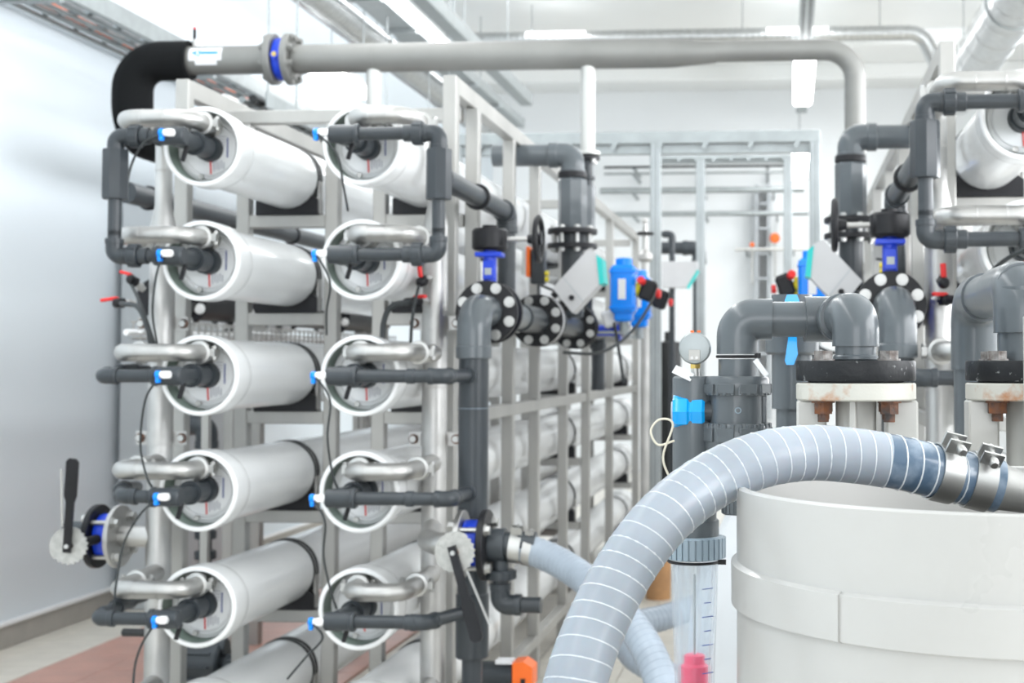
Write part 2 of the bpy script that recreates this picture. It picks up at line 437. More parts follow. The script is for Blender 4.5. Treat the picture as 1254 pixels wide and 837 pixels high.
def sample_fitting(col, row, pts, kind='a'):
    x, z = CXS[col], RZ[row]
    cn = '' if MIR else ('left ' if col == 0 else 'right ')
    if col == 0: c = V((x - .002, 3.938, z + .004))
    else: c = V((x - .05, 3.955, z + .002))
    if MIR: c = V((x - .04, 3.94, z + .01))
    t = thing('sample_fitting', 'white and blue push-in fitting, %s row, %scolumn of the %s' % (ORD[row], cn, side()), 'fitting', c, 'sample fittings on the permeate pipes')
    MB().cyl(c + V((.018, 0, 0)), c - V((.014, 0, 0)), .0105, n=14, bev=.002).cyl(c, c + V((.002, .03, 0)), .008, n=10).box(c + V((.004, 0, 0)), (.022, .02, .022), bev=.003).build('body', 'white', t)
    MB().cyl(c - V((.013, 0, 0)), c - V((.027, 0, 0)), .0125, n=14, bev=.002).box(c - V((.02, 0, .014)), (.012, .016, .02), bev=.002).build('collet', 'sky_blue', t)
    P = [c - V((.012, .006, .004))] + [W(*p) for p in pts]
    if MIR: P = [c - V((.012, .006, .004))] + [V(p) for p in pts]
    MB().tube(spline(P, 8), .0035, 7).build('tube', 'cable', t)
def hex_coupler(par, x, y, z0, z1, r):
    mb = MB().lathe((x, y, z0), (0, 0, 1), [(0, 0), (r * .96, 0), (r, .006), (r, z1 - z0 - .006), (r * .96, z1 - z0), (0, z1 - z0)], 8)
    return mb.build('coupler', 'pvc_dark', par, ang=20)
YP = 3.975
def permeate(col, row):
    x, z = CXS[col], RZ[row]; cn = '' if MIR else ('left ' if col == 0 else 'right ')
    t = thing('permeate_pipe', 'dark grey plastic permeate pipe on the %s row, %scolumn of the %s' % (ORD[row], cn, side()), 'pipe', (x, YP, z), 'dark grey permeate pipes')
    sx = -1 if col == 0 else 1
    if row < 5 or col == 0 or True:
        # socket on the port, pipe to the tee, tee
        MB().cyl((x, 4.195, z), (x, 4.12, z), .034, n=20, bev=.003).cyl((x, 4.12, z), (x, 4.11, z), .037, n=20).build('socket', 'pvc_dark', t)
        MB().cyl((x, 4.12, z), (x, YP, z), .0275, n=20).build('pipe', 'pvc_dark', t)
        MB().cyl((x - sx * .036, YP, z), (x + sx * .05, YP, z), .0275, n=20, bev=.004).cyl((x, YP, z), (x, 4.02, z), .030, n=20).cyl((x + sx * .04, YP, z), (x + sx * .055, YP, z), .030, n=20, bev=.003).build('tee', 'pvc_dark', t)
        MB().box((x + .012, 4.02, z - .045), (.012, .012, .05), Matrix.Rotation(.3, 3, 'Y'), .002).build('vent_stub', 'black', t)
    if col == 0:
        if row < 2: return t
        if row == 3:
            pvc_run(t, [(x - .04, YP, z), (-1.955, YP, z + .002), (-2.02, 4.10, z + .012), (-2.07, 4.3, z)], .0195, R=.03)
        else:
            pvc_run(t, [(x - .04, YP, z), (-2.025, YP, z), (-2.04, 4.16, z + .012), (-2.04, 4.3, z + .012)], .0195)
    else:
        if row < 2: return t
        pvc_run(t, [(x + .04, YP, z), ({2: -.997, 3: -.975, 4: -1.043}[row], YP, z), (-.968, 4.172, z)], .0195, R=.032)
        MB().cyl((x + .20, YP, z), (x + .225, YP, z), .023, n=18, bev=.002).build('collar', 'pvc_dark', t)
    return t
def top_pair(col):
    """rows 1 and 2 joined by a vertical union with an eight-sided body"""
    t0, t1 = permeate(col, 0), permeate(col, 1)
    x = CXS[col]; xs = -1.992 if col == 0 else -1.016; s = -1 if col == 0 else 1; z0, z1 = RZ[0], RZ[1]
    cn = '' if MIR else ('left ' if col == 0 else 'right ')
    for t, z, sg in ((t0, z0, -1), (t1, z1, 1)):
        pvc_run(t, [(x + s * .04, YP, z), (xs, YP, z), (xs, YP, z + sg * .075)], .0195, er=1.28)
        xn = xs - s * .06
        nut(t, (xn - s * .018, YP, z), (xn + s * .014, YP, z), .034, teeth=10)
        MB().cyl((xn - s * .045, YP, z), (xn - s * .018, YP, z), .025, n=18, bev=.002).build('collar', 'pvc_dark', t)
    zc = W(114 if col == 0 else 531, 214, YP).z
    u = thing('check_coupler', 'tall dark grey coupler joining the two upper permeate pipes, %scolumn of the %s' % (cn, side()), 'coupler', (xs, YP, zc - .07), 'vertical couplers')
    hex_coupler(u, xs, YP, zc - .074, zc + .074, .0385)
    MB().cyl((xs, YP, z1 + .06), (xs, YP, zc - .07), .0195, n=16).build('pipe', 'pvc_dark', u)
    MB().cyl((xs, YP, zc + .07), (xs, YP, z0 - .06), .0195, n=16).build('pipe', 'pvc_dark', u)
    return xs, zc
def small_valve(par_label, base, tip, hdir, m='red'):
    """little sample cock with red lever"""
    base, tip = V(base), V(tip); d = (tip - base).normalized()
    t = thing('sample_cock', par_label, 'valve', base, 'small red-handled cocks')
    MB().cyl(base, base + d * .03, .011, n=12).hex(base + d * .012, base + d * .022, .015).build('stem', 'steel', t)
    MB().cyl(base + d * .03, tip, .013, n=12, bev=.002).hex(base + d * .034, base + d * .046, .018).ball(base + d * .055, .017).build('body', 'black', t)
    h = base + d * .055; hd = V(hdir)
    MB().bar(h + V((0, 0, .016)), h + V((0, 0, .016)) + hd * .8, .016, .011, bev=.003).cyl(h, h + V((0, 0, .018)), .006, n=8).build('lever', m, t)
    return t
def pipe_clamp(par, x, y, z, r):
    """flat steel band with ears and rusty bolts, part of the riser"""
    b = MB().lathe((x, y, z - .022), (0, 0, 1), [(r, 0), (r + .003, 0), (r + .003, .044), (r, .044)], 28)
    for s in (-1, 1): b.box((x + s * (r + .022), y + .01, z), (.045, .005, .044))
    o = b.build('band', 'steel', par)
    for s in (-1, 1):
        p = V((x + s * (r + .03), y + .006, z)); n = V((0, -1, 0))
        MB().cyl(p, p + n * .004, .016, n=14).build('washer', 'rusty_bolt', o)
        MB().hex(p + n * .004, p + n * .014, .0115).build('bolt', 'steel_bright', o)
def riser(col):
    x, y = RISER[2 if MIR else col]; cn = '' if MIR else ('left ' if col == 0 else 'right ')
    t = thing('feed_riser', 'stainless riser pipe feeding the %scolumn of the %s' % (cn, side()), 'pipe', (x, y, 0), 'stainless risers')
    r = .0405; zt = RZ[1] + .13
    MB().lathe((x, y, .12), (0, 0, 1), [(0, 0), (r, 0), (r, zt - .12), (.027, zt - .05), (.027, RZ[0] + .07 - .12), (.02, RZ[0] + .09 - .12), (0, RZ[0] + .1 - .12)], 26).build('pipe', 'steel', t)
    for row in range(6):
        z = RZ[row] + .070; xe = loop_end(col)
        MB().cyl((x, y, z), (xe, 4.225, z), .030 if row else .0268, .0275, n=18).build('branch', 'steel', t)
        MB().torus((x, y, z - .11), (0, 0, 1), r if row > 1 else .0275, .0015, 24, 5).build('weld', 'steel', t)
    for yy in (396, 538):
        pipe_clamp(t, x, y, W(500, yy, y).z, r)
    MB().box((x, y, .06), (.12, .12, .12), bev=.004).build('foot', 'frame', t)
    return t
def rack_frame(cols):
    T = .048
    xl = -2.09 if len(cols) == 2 else -1.62; xr = -1.150; xm = -1.5575
    t = thing('rack_frame', 'square-tube stainless frame carrying the vessels of the %s' % side(), 'rack', (xr, 4.64, 0))
    zt = HC + .983; zb = .17
    def post(x, y, z0, z1): MB().box((x, y, (z0 + z1) / 2), (T, T, z1 - z0), bev=.003).build('post', 'frame', t, False)
    def beam(a, b, h=T): MB().bar(a, b, T * .98, h, bev=.003).build('beam', 'frame', t, False)
    for y in (4.66, 5.66, 6.25, 7.06, 8.9, 10.45): post(xr, y, 0, zt - .03)
    for y in (4.66, 6.25, 7.9, 10.45):
        post(xl, y, 0, zt - .03)
    for x in (xl, xr):
        beam((x, 4.636, zt - .03), (x, 10.47, zt - .03), .062); beam((x, 4.69, zb), (x, 10.43, zb))
    beam((xr + .002, 4.95, HC - .19), (xr + .002, 10.43, HC - .19))
    for y in (4.93, 7.75, 10.3): beam((xl + .024, y, zt - .085), (xr - .024, y, zt - .085))
    for y in STR:
        for c in cols:
            for s in (-.165, .165):
                if not (c == 1 and s > 0): post(CXS[c] + s, y, .0, zt - .11)
                else: post(CXS[c] + s + .008, y, .0, zt - .062)
            for row in range(6):
                z = RZ[row] - .1125 - .022 - .024
                beam((CXS[c] - .142, y, z), (CXS[c] + .142, y, z), .046)
                sd = MB(); x = CXS[c]; zz = z + .023; P = [(x - .115, y - .03, zz), (x + .115, y - .03, zz), (x + .115, y - .03, zz + .055)]
                for k in range(9):
                    a = math.radians(-35 - 110 * k / 8); P.append((x + .1128 * math.cos(a), y - .03, RZ[row] + .1128 * math.sin(a)))
                P.append((x - .115, y - .03, zz + .055))
                sd.prism(P, (0, .06, 0)).build('saddle', 'black', t)
    return t
def butterfly(t, c, d, R, body='blue'):
    """wafer disc of a butterfly valve between flanges"""
    c = V(c); d = V(d).normalized()
    return MB().lathe(c - d * .023, d, [(.045, 0), (R * .80, 0), (R * .82, .004), (R * .82, .042), (R * .80, .046), (.045, .046)], 32).build('valve_body', body, t)
def header_line():
    """big grey delivery pipe: standpipe, elbow, gear valve and flanged run along the rack"""
    x, y, zc = -.961, 4.20, HC + .163; r = .0457
    t = thing('delivery_standpipe', 'thick dark grey plastic standpipe with round elbow in front of the %s' % side(), 'pipe', (x, y, .35))
    MB().cyl((x, y, .56), (x, y, zc - .085), r, n=28).build('pipe', 'pvc_dark', t)
    MB().cyl((x, y, .525), (x, y, .72), r * 1.10, n=28, bev=.004).build('socket', 'pvc_dark', t)
    MB().cyl((x, y, .02), (x, y, .53), .031, n=24).cyl((x, y, .30), (x, y, .42), .036, n=24, bev=.003).build('lower_pipe', 'pvc_dark', t)
    MB().cyl((x, y, 0), (x, y, .03), .07, n=24, bev=.004).build('foot', 'pvc_dark', t)
    for z in (RZ[2], RZ[3], RZ[4]):
        MB().cyl((x - .005, y - .050, z), (x, y, z), .025, n=18, bev=.002).build('saddle_joint', 'pvc_dark', t)
    for z in (RZ[2] - .1, RZ[2] + .09): MB().torus((x, y, z), (0, 0, 1), r, .001, 28, 5).build('joint_line', 'pvc_light', t)
    xh = x + .006
    e = MB().tube(fillet([(x, y, zc - .13), (x, y, zc), (xh, y + .14, zc)], .066, 10), r * 1.14, 28)
    e.cyl((x, y, zc - .15), (x, y, zc - .11), r * 1.19, n=28, bev=.003).build('elbow', 'pvc', t)
    # horizontal flanged header
    h = thing('flanged_header', 'grey plastic header with black bolted flanges running back along the %s' % side(), 'pipe', (xh, 4.39, zc - .10))
    D = V((0, 1, 0)); R = .1
    def fl(Y, t_=.024, m='black'): return flange(h, (xh, Y, zc), D, R, t_, m)
    fl(4.345); bolts(h, (xh, 4.345, zc), -D, .08, 8, .0128, .010)
    fl(4.422)
    MB().cyl((xh, 4.44, zc), (xh, 5.23, zc), .043, n=28).build('pipe', 'pvc', h)
    MB().cyl((xh, 4.9, zc), (xh, 5.23, zc), r * 1.1, n=28, bev=.004).build('socket', 'pvc_dark', h)
    fl(5.23); bolts(h, (xh, 5.23, zc), -D, .08, 8, .0128, .010)
    MB().lathe((xh, 5.256, zc), D, [(.05, 0), (R * .98, 0), (R * .98, .05), (.05, .05)], 32).build('spacer', 'box_grey', h)
    fl(5.308)
    MB().cyl((xh, 5.33, zc), (xh, 6.7, zc), r * 1.05, n=28).build('pipe', 'pvc_dark', h)
    fl(6.15); bolts(h, (xh, 6.15, zc), -D, .08, 8, .0128, .010)
    fl(6.22)
    MB().cyl((xh, 6.7, zc), (xh, 7.6, zc), .05, n=24).build('pipe', 'pvc_dark', h)
    pvc_run(h, [(xh, 6.9, zc), (xh, 6.95, zc), (xh - .0, 6.95, zc - .30)], .034)
    # gear operated butterfly valve
    g = thing('gear_butterfly_valve', 'blue butterfly valve with black gearbox and handwheel on the %s' % side(), 'valve', (xh, 4.395, zc - .09))
    butterfly(g, (xh, 4.395, zc), D, R)
    MB().cyl((xh, 4.395, zc + .08), (xh, 4.395, zc + .20), .022, n=16).box((xh, 4.395, zc + .185), (.085, .07, .016), bev=.003).box((xh + .001, 4.372, zc + .135), (.036, .008, .06), bev=.003).build('stem', 'blue', g)
    MB().box((xh, 4.368, zc + .13), (.022, .003, .022)).build('name_plate', 'zinc', g, False)
    zg = zc + .235
    MB().cyl((xh, 4.395, zg - .036), (xh, 4.395, zg + .034), .058, n=26, bev=.008).box((xh + .01, 4.395, zg), (.08, .085, .064), bev=.01).cyl((xh, 4.395, zg + .03), (xh, 4.395, zg + .045), .025, n=16).build('gearbox', 'black', g)
    MB().cyl((xh + .05, 4.395, zg), (xh + .15, 4.395, zg), .0085, n=12).build('shaft', 'steel', g)
    wx = xh + .158
    wh = MB().torus((wx, 4.395, zg), (1, 0, 0), .07, .009, 32, 8).lathe((wx - .035, 4.395, zg), (1, 0, 0), [(0, 0), (.014, 0), (.018, .02), (.02, .045), (0, .048)], 16)
    for k in range(3):
        a = 2 * math.pi * k / 3 + .5; wh.bar((wx, 4.395, zg), (wx, 4.395 + .07 * math.cos(a), zg + .07 * math.sin(a)), .012, .008, (1, 0, 0))
    wh.build('handwheel', 'black', g)
    return xh, zc
def tee_pipe(xs, zt):
    """dark pipe from the tall coupler back and down to the header"""
    t = thing('back_pipe', 'glossy dark pipe running back from the tall coupler of the %s' % side(), 'pipe', (xs, 4.2, zt))
    pvc_run(t, [(xs, YP + .03, zt), (xs, 4.96, zt), (xs, 4.96, HC + .21)], .033, er=1.15, R=.05)
    MB().torus((xs, 4.48, zt), (0, 1, 0), .036, .008, 24, 6).build('ring', 'black', t)
    MB().cyl((xs, 4.0, zt), (xs, 4.03, zt), .037, n=20, bev=.003).build('socket', 'pvc_dark', t)
def actuators(xh, zc):
    t = thing('flanged_upright', 'grey plastic upright with elbow and stacked black flanges, %s' % side(), 'pipe', (xh + .05, 5.8, zc))
    Y = 5.8; x = W(701, 300, Y).x
    z1 = W(700, 302, Y).z; z2 = W(700, 284, Y).z; zt = W(700, 190, Y).z
    MB().cyl((x, Y, zc + .03), (x, Y, z1), .047, n=24).build('pipe', 'pvc_dark', t)
    for z in (z1 - .011, z2 - .011):
        flange(t, (x, Y, z), (0, 0, 1), .105, .022)
    bolts(t, (x, Y, z2 + .011), (0, 0, 1), .083, 8, .012, .012); bolts(t, (x, Y, z1 - .011), (0, 0, -1), .083, 8, .012, .014)
    for k in range(8):
        a = 2 * math.pi * (k + .5) / 8; p = V((x + .083 * math.cos(a), Y + .083 * math.sin(a), 0))
        MB().cyl(p + V((0, 0, z1)), p + V((0, 0, z2)), .008, n=8).build('stud', 'steel_bright', t)
    MB().cyl((x, Y, z1), (x, Y, z2), .06, n=24).build('spool', 'pvc_dark', t)
    MB().lathe((x, Y, z2), (0, 0, 1), [(.058, 0), (.062, .02), (.062, .215), (.058, .225), (0, .225)], 8).build('reducer', 'pvc', t, ang=20)
    pvc_run(t, [(x, Y, z2 + .21), (x, Y, zt), (x - .34, Y, zt)], .047, 'pvc', er=1.1, R=.066)
    flange(t, (x, Y, W(700, 219, Y).z), (0, 0, 1), .062, .028, 'black', 'clamp_ring')
    # tilted grey control box
    Yc = 5.45; c = W(706, 345, Yc); k_ = Yc / F
    b = thing('control_box', 'tilted light grey control box with teal lid edge on the %s' % side(), 'control box', c)
    q = lambda a, d, e=0: c + V((a * k_, e, -d * k_))
    MB().prism([q(*p) for p in ((-30, 8), (14, -40), (26, -34), (30, 2), (-5, 39))], (0, .12, 0)).build('housing', 'box_grey', b, False)
    MB().prism([q(*p) for p in ((24.5, -33, -.004), (31.5, -28, -.004), (34.5, 2, -.004), (28.5, 4, -.004))], (0, .128, 0)).build('lid', 'teal', b, False)
    MB().bar(q(-17, -6, -.001), q(8, 25, -.001), .004, .002, (0, 1, 0)).build('seam', 'cabinet', b, False)
    for a, d in ((-26, 12), (-12, 28)):
        MB().cyl(q(a, d, .05), q(a - 6, d + 6, .05), .014, n=12).build('gland', 'black', b)
    MB().cyl(q(-6, 20, .002), q(-6, 20, -.008), .011, n=12).build('plug', 'black', b)
    MB().cyl(c + V((-.02, .06, -.06)), V((xh, Yc + .06, zc + .03)), .02, n=12).build('neck', 'black', b)
    # blue electric actuators with indicator and limit switches
    for k, (px, py, Y, s) in enumerate(((764, 355, 6.45, 1.0), (783, 366, 7.2, 1.0))):
        c = W(px, py, Y)
        a = thing('electric_actuator', 'bright blue electric valve actuator with yellow knob, %s of the pair on the %s' % (('front', 'rear')[k], side()), 'actuator', c - V((0, 0, .15)), 'blue actuators')
        MB().box(c, (.118 * s, .12, .225 * s), bev=.014).cyl(c + V((0, 0, .10)), c + V((0, 0, .148)), .040, n=20, bev=.006).box(c - V((0, 0, .125)), (.085, .09, .05), bev=.012).box(c + V((0, 0, .082)), (.125, .126, .014), bev=.004).box(c - V((0, 0, .085)), (.125, .126, .014), bev=.004).build('housing', 'sky_blue', a, False)
        MB().box(c + V((-.002, -.061, .0)), (.036, .003, .095), bev=.001).build('label_plate', 'label', a, False)
        MB().cyl(c + V((.055, 0, 0)), c + V((.078, 0, 0)), .034, n=18, bev=.004).build('indicator', 'yellow', a)
        MB().box(c + V((.115, -.01, -.005)), (.07, .07, .10), Matrix.Rotation(.35, 3, 'Y'), .012).cyl(c + V((.07, 0, 0)), c + V((.1, 0, 0)), .014, n=10).build('switch_box', 'black', a, False)
        MB().cyl(c + V((.09, -.04, .035)), c + V((.086, -.07, .042)), .019, n=14, bev=.003).build('cap', 'red', a)
        MB().cyl(c + V((.155, -.01, -.02)), c + V((.175, -.012, -.022)), .020, n=14, bev=.003).build('cap', 'red', a)
        MB().cyl(c - V((0, 0, .14)), c - V((0, 0, .21)), .022, n=14).build('mount', 'zinc', a)
        MB().box(((c.x - 1.135) / 2, c.y, c.z - .20), (c.x + 1.135, .04, .012)).build('bracket', 'zinc', a, False)
    # small blue-bodied valve below the actuators
    c = W(752, 405, 6.5)
    v = thing('blue_spool_valve', 'small dark blue flanged valve below the actuators of the %s' % side(), 'valve', c)
    MB().cyl(c - V((.09, 0, 0)), c + V((.02, 0, 0)), .026, n=18).cyl(c + V((.02, 0, 0)), c + V((.034, 0, 0)), .058, n=22).build('body', 'blue', v)
    MB().box(c + V((-.01, -.03, .055)), (.08, .05, .08), Matrix.Rotation(-.3, 3, 'Y'), .01).build('cover', 'white', v, False)
    MB().hex(c + V((.034, 0, 0)), c + V((.075, 0, 0)), .035).build('union', 'steel', v)
    # cables
    for k, pts in enumerate((
            [(690, 432, 6.0), (735, 432, 6.1), (770, 410, 6.3), (795, 375, 6.5), (803, 352, 6.55)],
            [(752, 395, 6.3), (758, 430, 6.3), (764, 470, 6.3)],
            [(655, 345, 5.9), (668, 352, 5.95), (684, 358, 6.0)],
            [(660, 400, 6.2), (660, 340, 6.15), (668, 330, 6.1), (682, 327, 6.1)])):
        o = MB().tube(spline([W(*p) for p in pts], 8), .0075 if k < 2 else .006, 7).build('cable', 'cable')
        tag(o, ('thick black cable drooping to the switch boxes of the %s', 'black cable hanging below the blue actuators of the %s', 'short black cable into the control box of the %s', 'black cable arched behind the control box of the %s')[k] % side(), 'cable', 'black cables at the actuators')
    # coloured level transmitter behind the handwheel
    c = W(656, 327, 5.9)
    s = thing('transmitter', 'slim dark blue transmitter with orange edge and yellow plugs, %s' % side(), 'transmitter', c)
    MB().box(c + V((.012, 0, 0)), (.06, .06, .15), bev=.006).build('housing', 'pvc_dark', s, False)
    MB().box(c + V((-.027, -.01, .02)), (.016, .06, .13), bev=.003).build('edge', 'orange', s, False)
    for q in (0, -.025): MB().cyl(c + V((.045, -.02, -.03 + q)), c + V((.06, -.02, -.03 + q)), .011, n=10).build('plug', 'yellow', s)
def rack(cols):
    rack_frame(cols)
    for c in cols:
        riser(c)
        for r in range(6): feed_loop(c, r)
        r_ = top_pair(c)
        for r in range(2, 5 if c else 5): permeate(c, r)
    xh, zc = header_line(); tee_pipe(r_[0], r_[1] - .005); actuators(xh, zc)
rack((0, 1))
tubesL = [[(176, 175, 3.95), (160, 205, 4.02), (155, 238, 4.3)], [(190, 345, 3.95), (187, 385, 4.0), (193, 425, 4.2)],
          [(178, 490, 3.95), (172, 545, 4.0), (180, 585, 4.0), (190, 602, 4.02)], [(172, 630, 3.95), (152, 665, 4.0), (143, 710, 4.0), (139, 745, 4.0)],
          [(176, 785, 3.95), (166, 812, 4.0), (162, 850, 4.0)]]
tubesR = [[(413, 190, 3.95), (420, 225, 4.0), (426, 258, 4.1)], [(404, 345, 3.95), (400, 380, 4.0), (400, 410, 4.1)],
          [(404, 490, 3.95), (401, 535, 3.97), (407, 580, 4.0), (414, 600, 4.02)], [(398, 640, 3.95), (396, 680, 3.97), (404, 720, 4.0), (412, 746, 4.02)],
          [(395, 782, 3.95), (375, 805, 3.97), (352, 832, 4.0)]]
for r in range(5):
    sample_fitting(0, r, tubesL[r]); sample_fitting(1, r, tubesR[r])
MIR = True
rack((1,))
for r in range(2):
    x, z = CXS[1], RZ[r]
    sample_fitting(1, r, [(x - .07, 3.93, z - .09), (x - .08, 3.95, z - .2), (x - .06, 4.0, z - .3)])
MIR = False
# red-handled sample cocks and their black tubes
def tubing(pts, r, label, m='cable'):
    return tag(MB().tube(spline([W(*p) for p in pts], 8), r, 8).build('flexible_tube', m), label, 'tube')
small_valve('upper red-lever cock on the left riser', W(176, 355, 4.40), W(160, 342, 4.36), (-.045, -.005, .012))
small_valve('lower red-lever cock on the left riser', W(166, 372, 4.38), W(138, 371, 4.34), (-.07, 0, -.01))
small_valve('upper red-lever cock on the right riser of the left rack', W(526, 340, 4.42), W(513, 347, 4.36), (-.005, -.005, .045))
small_valve('lower red-lever cock on the right riser of the left rack', W(524, 369, 4.42), W(496, 370, 4.34), (.05, -.02, 0))
small_valve('upper red-lever cock on the riser of the right rack', W(1150, 340, 4.02), W(1157, 348, 3.96), (-.004, -.005, .05))
small_valve('lower red-lever cock on the riser of the right rack', W(1143, 368, 4.02), W(1172, 367, 3.94), (-.05, -.02, 0))
tubing([(160, 347, 4.36), (172, 372, 4.3), (182, 400, 4.25), (190, 425, 4.2)], .0055, 'thin black tube from the upper cock on the left riser')
tubing([(148, 372, 4.32), (168, 376, 4.25), (180, 400, 4.2), (185, 425, 4.2)], .008, 'thick black tube from the lower cock on the left riser')
tubing([(513, 350, 4.35), (507, 375, 4.3), (504, 400, 4.3), (503, 420, 4.3)], .0055, 'thin black tube hanging from the upper cock beside the right riser')
tubing([(505, 370, 4.33), (480, 375, 4.3), (470, 395, 4.3), (468, 425, 4.3)], .009, 'thick black tube curving left from the lower cock')
tubing([(1172, 367, 3.93), (1200, 345, 3.7), (1232, 318, 3.5), (1262, 303, 3.4)], .006, 'black tube rising to the right from the cock on the right rack')

# ------------------------------------------------------------------ overhead header pipe
YT = 6.5; zt = W(420, 71.5, YT).z; dx = lambda x, y=70, Y=YT: W(x, y, Y).x
t = thing('overhead_pipe', 'long stainless overhead pipe with flow arrow sticker crossing above both racks', 'pipe', (dx(600), YT, zt))
rT = .0695
MB().cyl((dx(226), YT, zt), (dx(331), YT, zt), rT, n=32).build('pipe', 'steel_matte', t)
MB().cyl((dx(362), YT, zt), (dx(815), YT, zt), rT, n=32).build('pipe', 'steel_matte', t)
MB().lathe((dx(815), YT, zt), (1, 0, 0), [(rT, 0), (rT * .98, .04), (.051, .22), (.05, .24)], 32).build('reducer', 'steel_matte', t)
MB().tube(fillet([(dx(862), YT, zt + .004), (dx(1047), YT, zt + .004), (dx(1047), YT, zt - .55)], .14, 10), .05, 28).build('bent_pipe', 'steel_matte', t)
for x in (460, 640, 805): MB().torus((dx(x), YT, zt), (1, 0, 0), rT, .0014, 28, 5).build('weld', 'steel_matte', t)
for x, zb in ((458, .28), (720, .478)):
    MB().cyl((dx(x), YT, zt - .03), (dx(x), YT, zt - zb), .036, n=20).build('branch', 'pale_pipe', t)
# wafer valve in the pipe
for x0, sg in ((331, 1), (352, 1)):
    flange(t, (dx(x0), YT, zt), (1, 0, 0), .124, .034, 'steel_matte', 'flange')
bolts(t, (dx(331), YT, zt), (-1, 0, 0), .101, 8, .016, .018, 'steel_matte'); bolts(t, (dx(361), YT, zt), (1, 0, 0), .101, 8, .016, .022, 'steel_matte')
v = thing('wafer_valve', 'deep blue wafer valve clamped in the overhead pipe', 'valve', (dx(346), YT, zt - .09))
butterfly(v, (dx(346.5), YT, zt), (1, 0, 0), .124)
MB().cyl((dx(346.5), YT - .095, zt), (dx(346.5), YT - .115, zt), .022, n=14).build('boss', 'blue', v)
MB().cyl((dx(346.5), YT - .115, zt), (dx(346.5), YT - .121, zt), .012, n=12).build('plug', 'brass', v)
# arrow sticker wrapped on the pipe
def sticker(par, x0, x1, a0, a1, r, m, name, k=6):
    P = []; mb = MB(); n = len(mb.v)
    for i in range(k + 1):
        a = a0 + (a1 - a0) * i / k; p = V((0, -math.cos(a) * r, math.sin(a) * r))
        mb.v += [V((x0, YT, zt)) + p, V((x1, YT, zt)) + p]
    for i in range(k): mb.f.append((2 * i, 2 * i + 1, 2 * i + 3, 2 * i + 2))
    return mb.build(name, m, par)
st = sticker(t, dx(238), dx(278), math.radians(-12), math.radians(44), rT + .0006, 'label', 'sticker')
sticker(t, dx(246), dx(272), math.radians(-30), math.radians(-12), rT + .0006, 'label', 'sticker')
sticker(st, dx(250), dx(274), math.radians(13), math.radians(25), rT + .0012, 'sky_blue', 'arrow_shaft')
mb = MB(); rr = rT + .0012
for xx, aa in ((dx(241), 19), (dx(252), 37), (dx(252), 1)):
    a = math.radians(aa); mb.v.append(V((xx, YT - math.cos(a) * rr - .0012, zt + math.sin(a) * rr)))
mb.f.append((0, 2, 1)); mb.build('arrow_head', 'sky_blue', st)
# thermometer probe on top
p = V((dx(238), YT, zt + rT))
q = thing('probe', 'thin upright probe with red tip on the overhead pipe', 'probe', p)
MB().cyl(p - V((0, 0, .004)), p + V((0, 0, .035)), .010, n=12).build('socket', 'steel', q)
MB().cyl(p + V((0, 0, .03)), p + V((0, 0, .085)), .0085, n=12).build('handle', 'black', q)
MB().cyl(p + V((0, 0, .083)), p + V((0, 0, .096)), .0075, n=12, bev=.003).build('tip', 'red', q)
# black insulated elbow and run at the left
t = thing('insulated_pipe', 'black foam-insulated elbow and pipe behind the left column', 'pipe', (-3.0, YT, 2.3))
xe = dx(163)
MB().tube(fillet([(dx(232), YT, zt), (xe, YT, zt), (xe, YT, zt - .36), (xe, 9.9, zt - .36)], .16, 10), .096, 28).build('insulation', 'foam', t)
MB().torus((dx(232), YT, zt), (1, 0, 0), .086, .012, 28, 8).build('end_ring', 'foam', t)
t = thing('dark_steel_pipe', 'dark glossy pipe running along the wall side of the left rack', 'pipe', (-2.6, 5.4, 2.1))
z = W(140, 232, 5.4).z; x = W(140, 232, 5.4).x
MB().cyl((x, 5.5, z), (x, 9.8, z), .044, n=24).build('pipe', 'pvc_dark', t)
for y in (5.7, 7.4, 9.1): MB().torus((x, y, z), (0, 1, 0), .045, .008, 24, 6).build('ring', 'black', t)
for y in (6.6, 8.8): MB().box((x, y, z / 2 - .022), (.05, .05, z - .044), bev=.003).build('stand', 'frame', t, False)
t = thing('black_flanged_line', 'black flanged pipe with white bolts behind the second and third rows', 'pipe', (-2.62, 6.0, 1.6))
z = W(222, 368, 6.0).z; x = W(222, 368, 6.0).x
MB().cyl((x, 5.75, z), (x, 9.0, z), .085, n=28).build('pipe', 'black', t)
for y in (5.98, 6.55, 7.2, 8.0):
    flange(t, (x, y, z), (0, 1, 0), .125, .03); bolts(t, (x, y, z), (0, -1, 0), .102, 8, .018, .016, 'white')
for y in (6.9, 8.6): MB().box((x, y, (z - .08) / 2), (.06, .06, z - .08), bev=.003).build('stand', 'frame', t, False)
# wire basket tray behind the third row
def wire_tray(name, label, x0, x1, z, y0, y1, h, pitch, wr, rail=None, m='zinc'):
    t = thing(name, label, 'cable tray', ((x0 + x1) / 2, y0, z))
    n = int((y1 - y0) / pitch)
    for i in range(n + 1):
        y = y0 + i * pitch
        if h > .02: MB().tube(fillet([(x0, y, z + h), (x0, y, z), (x1, y, z), (x1, y, z + h)], .008, 2), wr, 6).build('cross_wire', m, t)
        else: MB().cyl((x0, y, z), (x1, y, z), wr, n=8).build('cross_wire', m, t)
    k = 5
    for i in range(k): MB().cyl((x0 + (x1 - x0) * i / (k - 1), y0 - .02, z - wr * 1.5), (x0 + (x1 - x0) * i / (k - 1), y1 + .02, z - wr * 1.5), wr * .9, n=6).build('long_wire', m, t)
    if h > .02:
        for x in (x0, x1):
            for q in (.5, 1): MB().cyl((x, y0 - .02, z + h * q), (x, y1 + .02, z + h * q), wr, n=6).build('long_wire', m, t)
    return t
a = W(208, 414, 5.15)
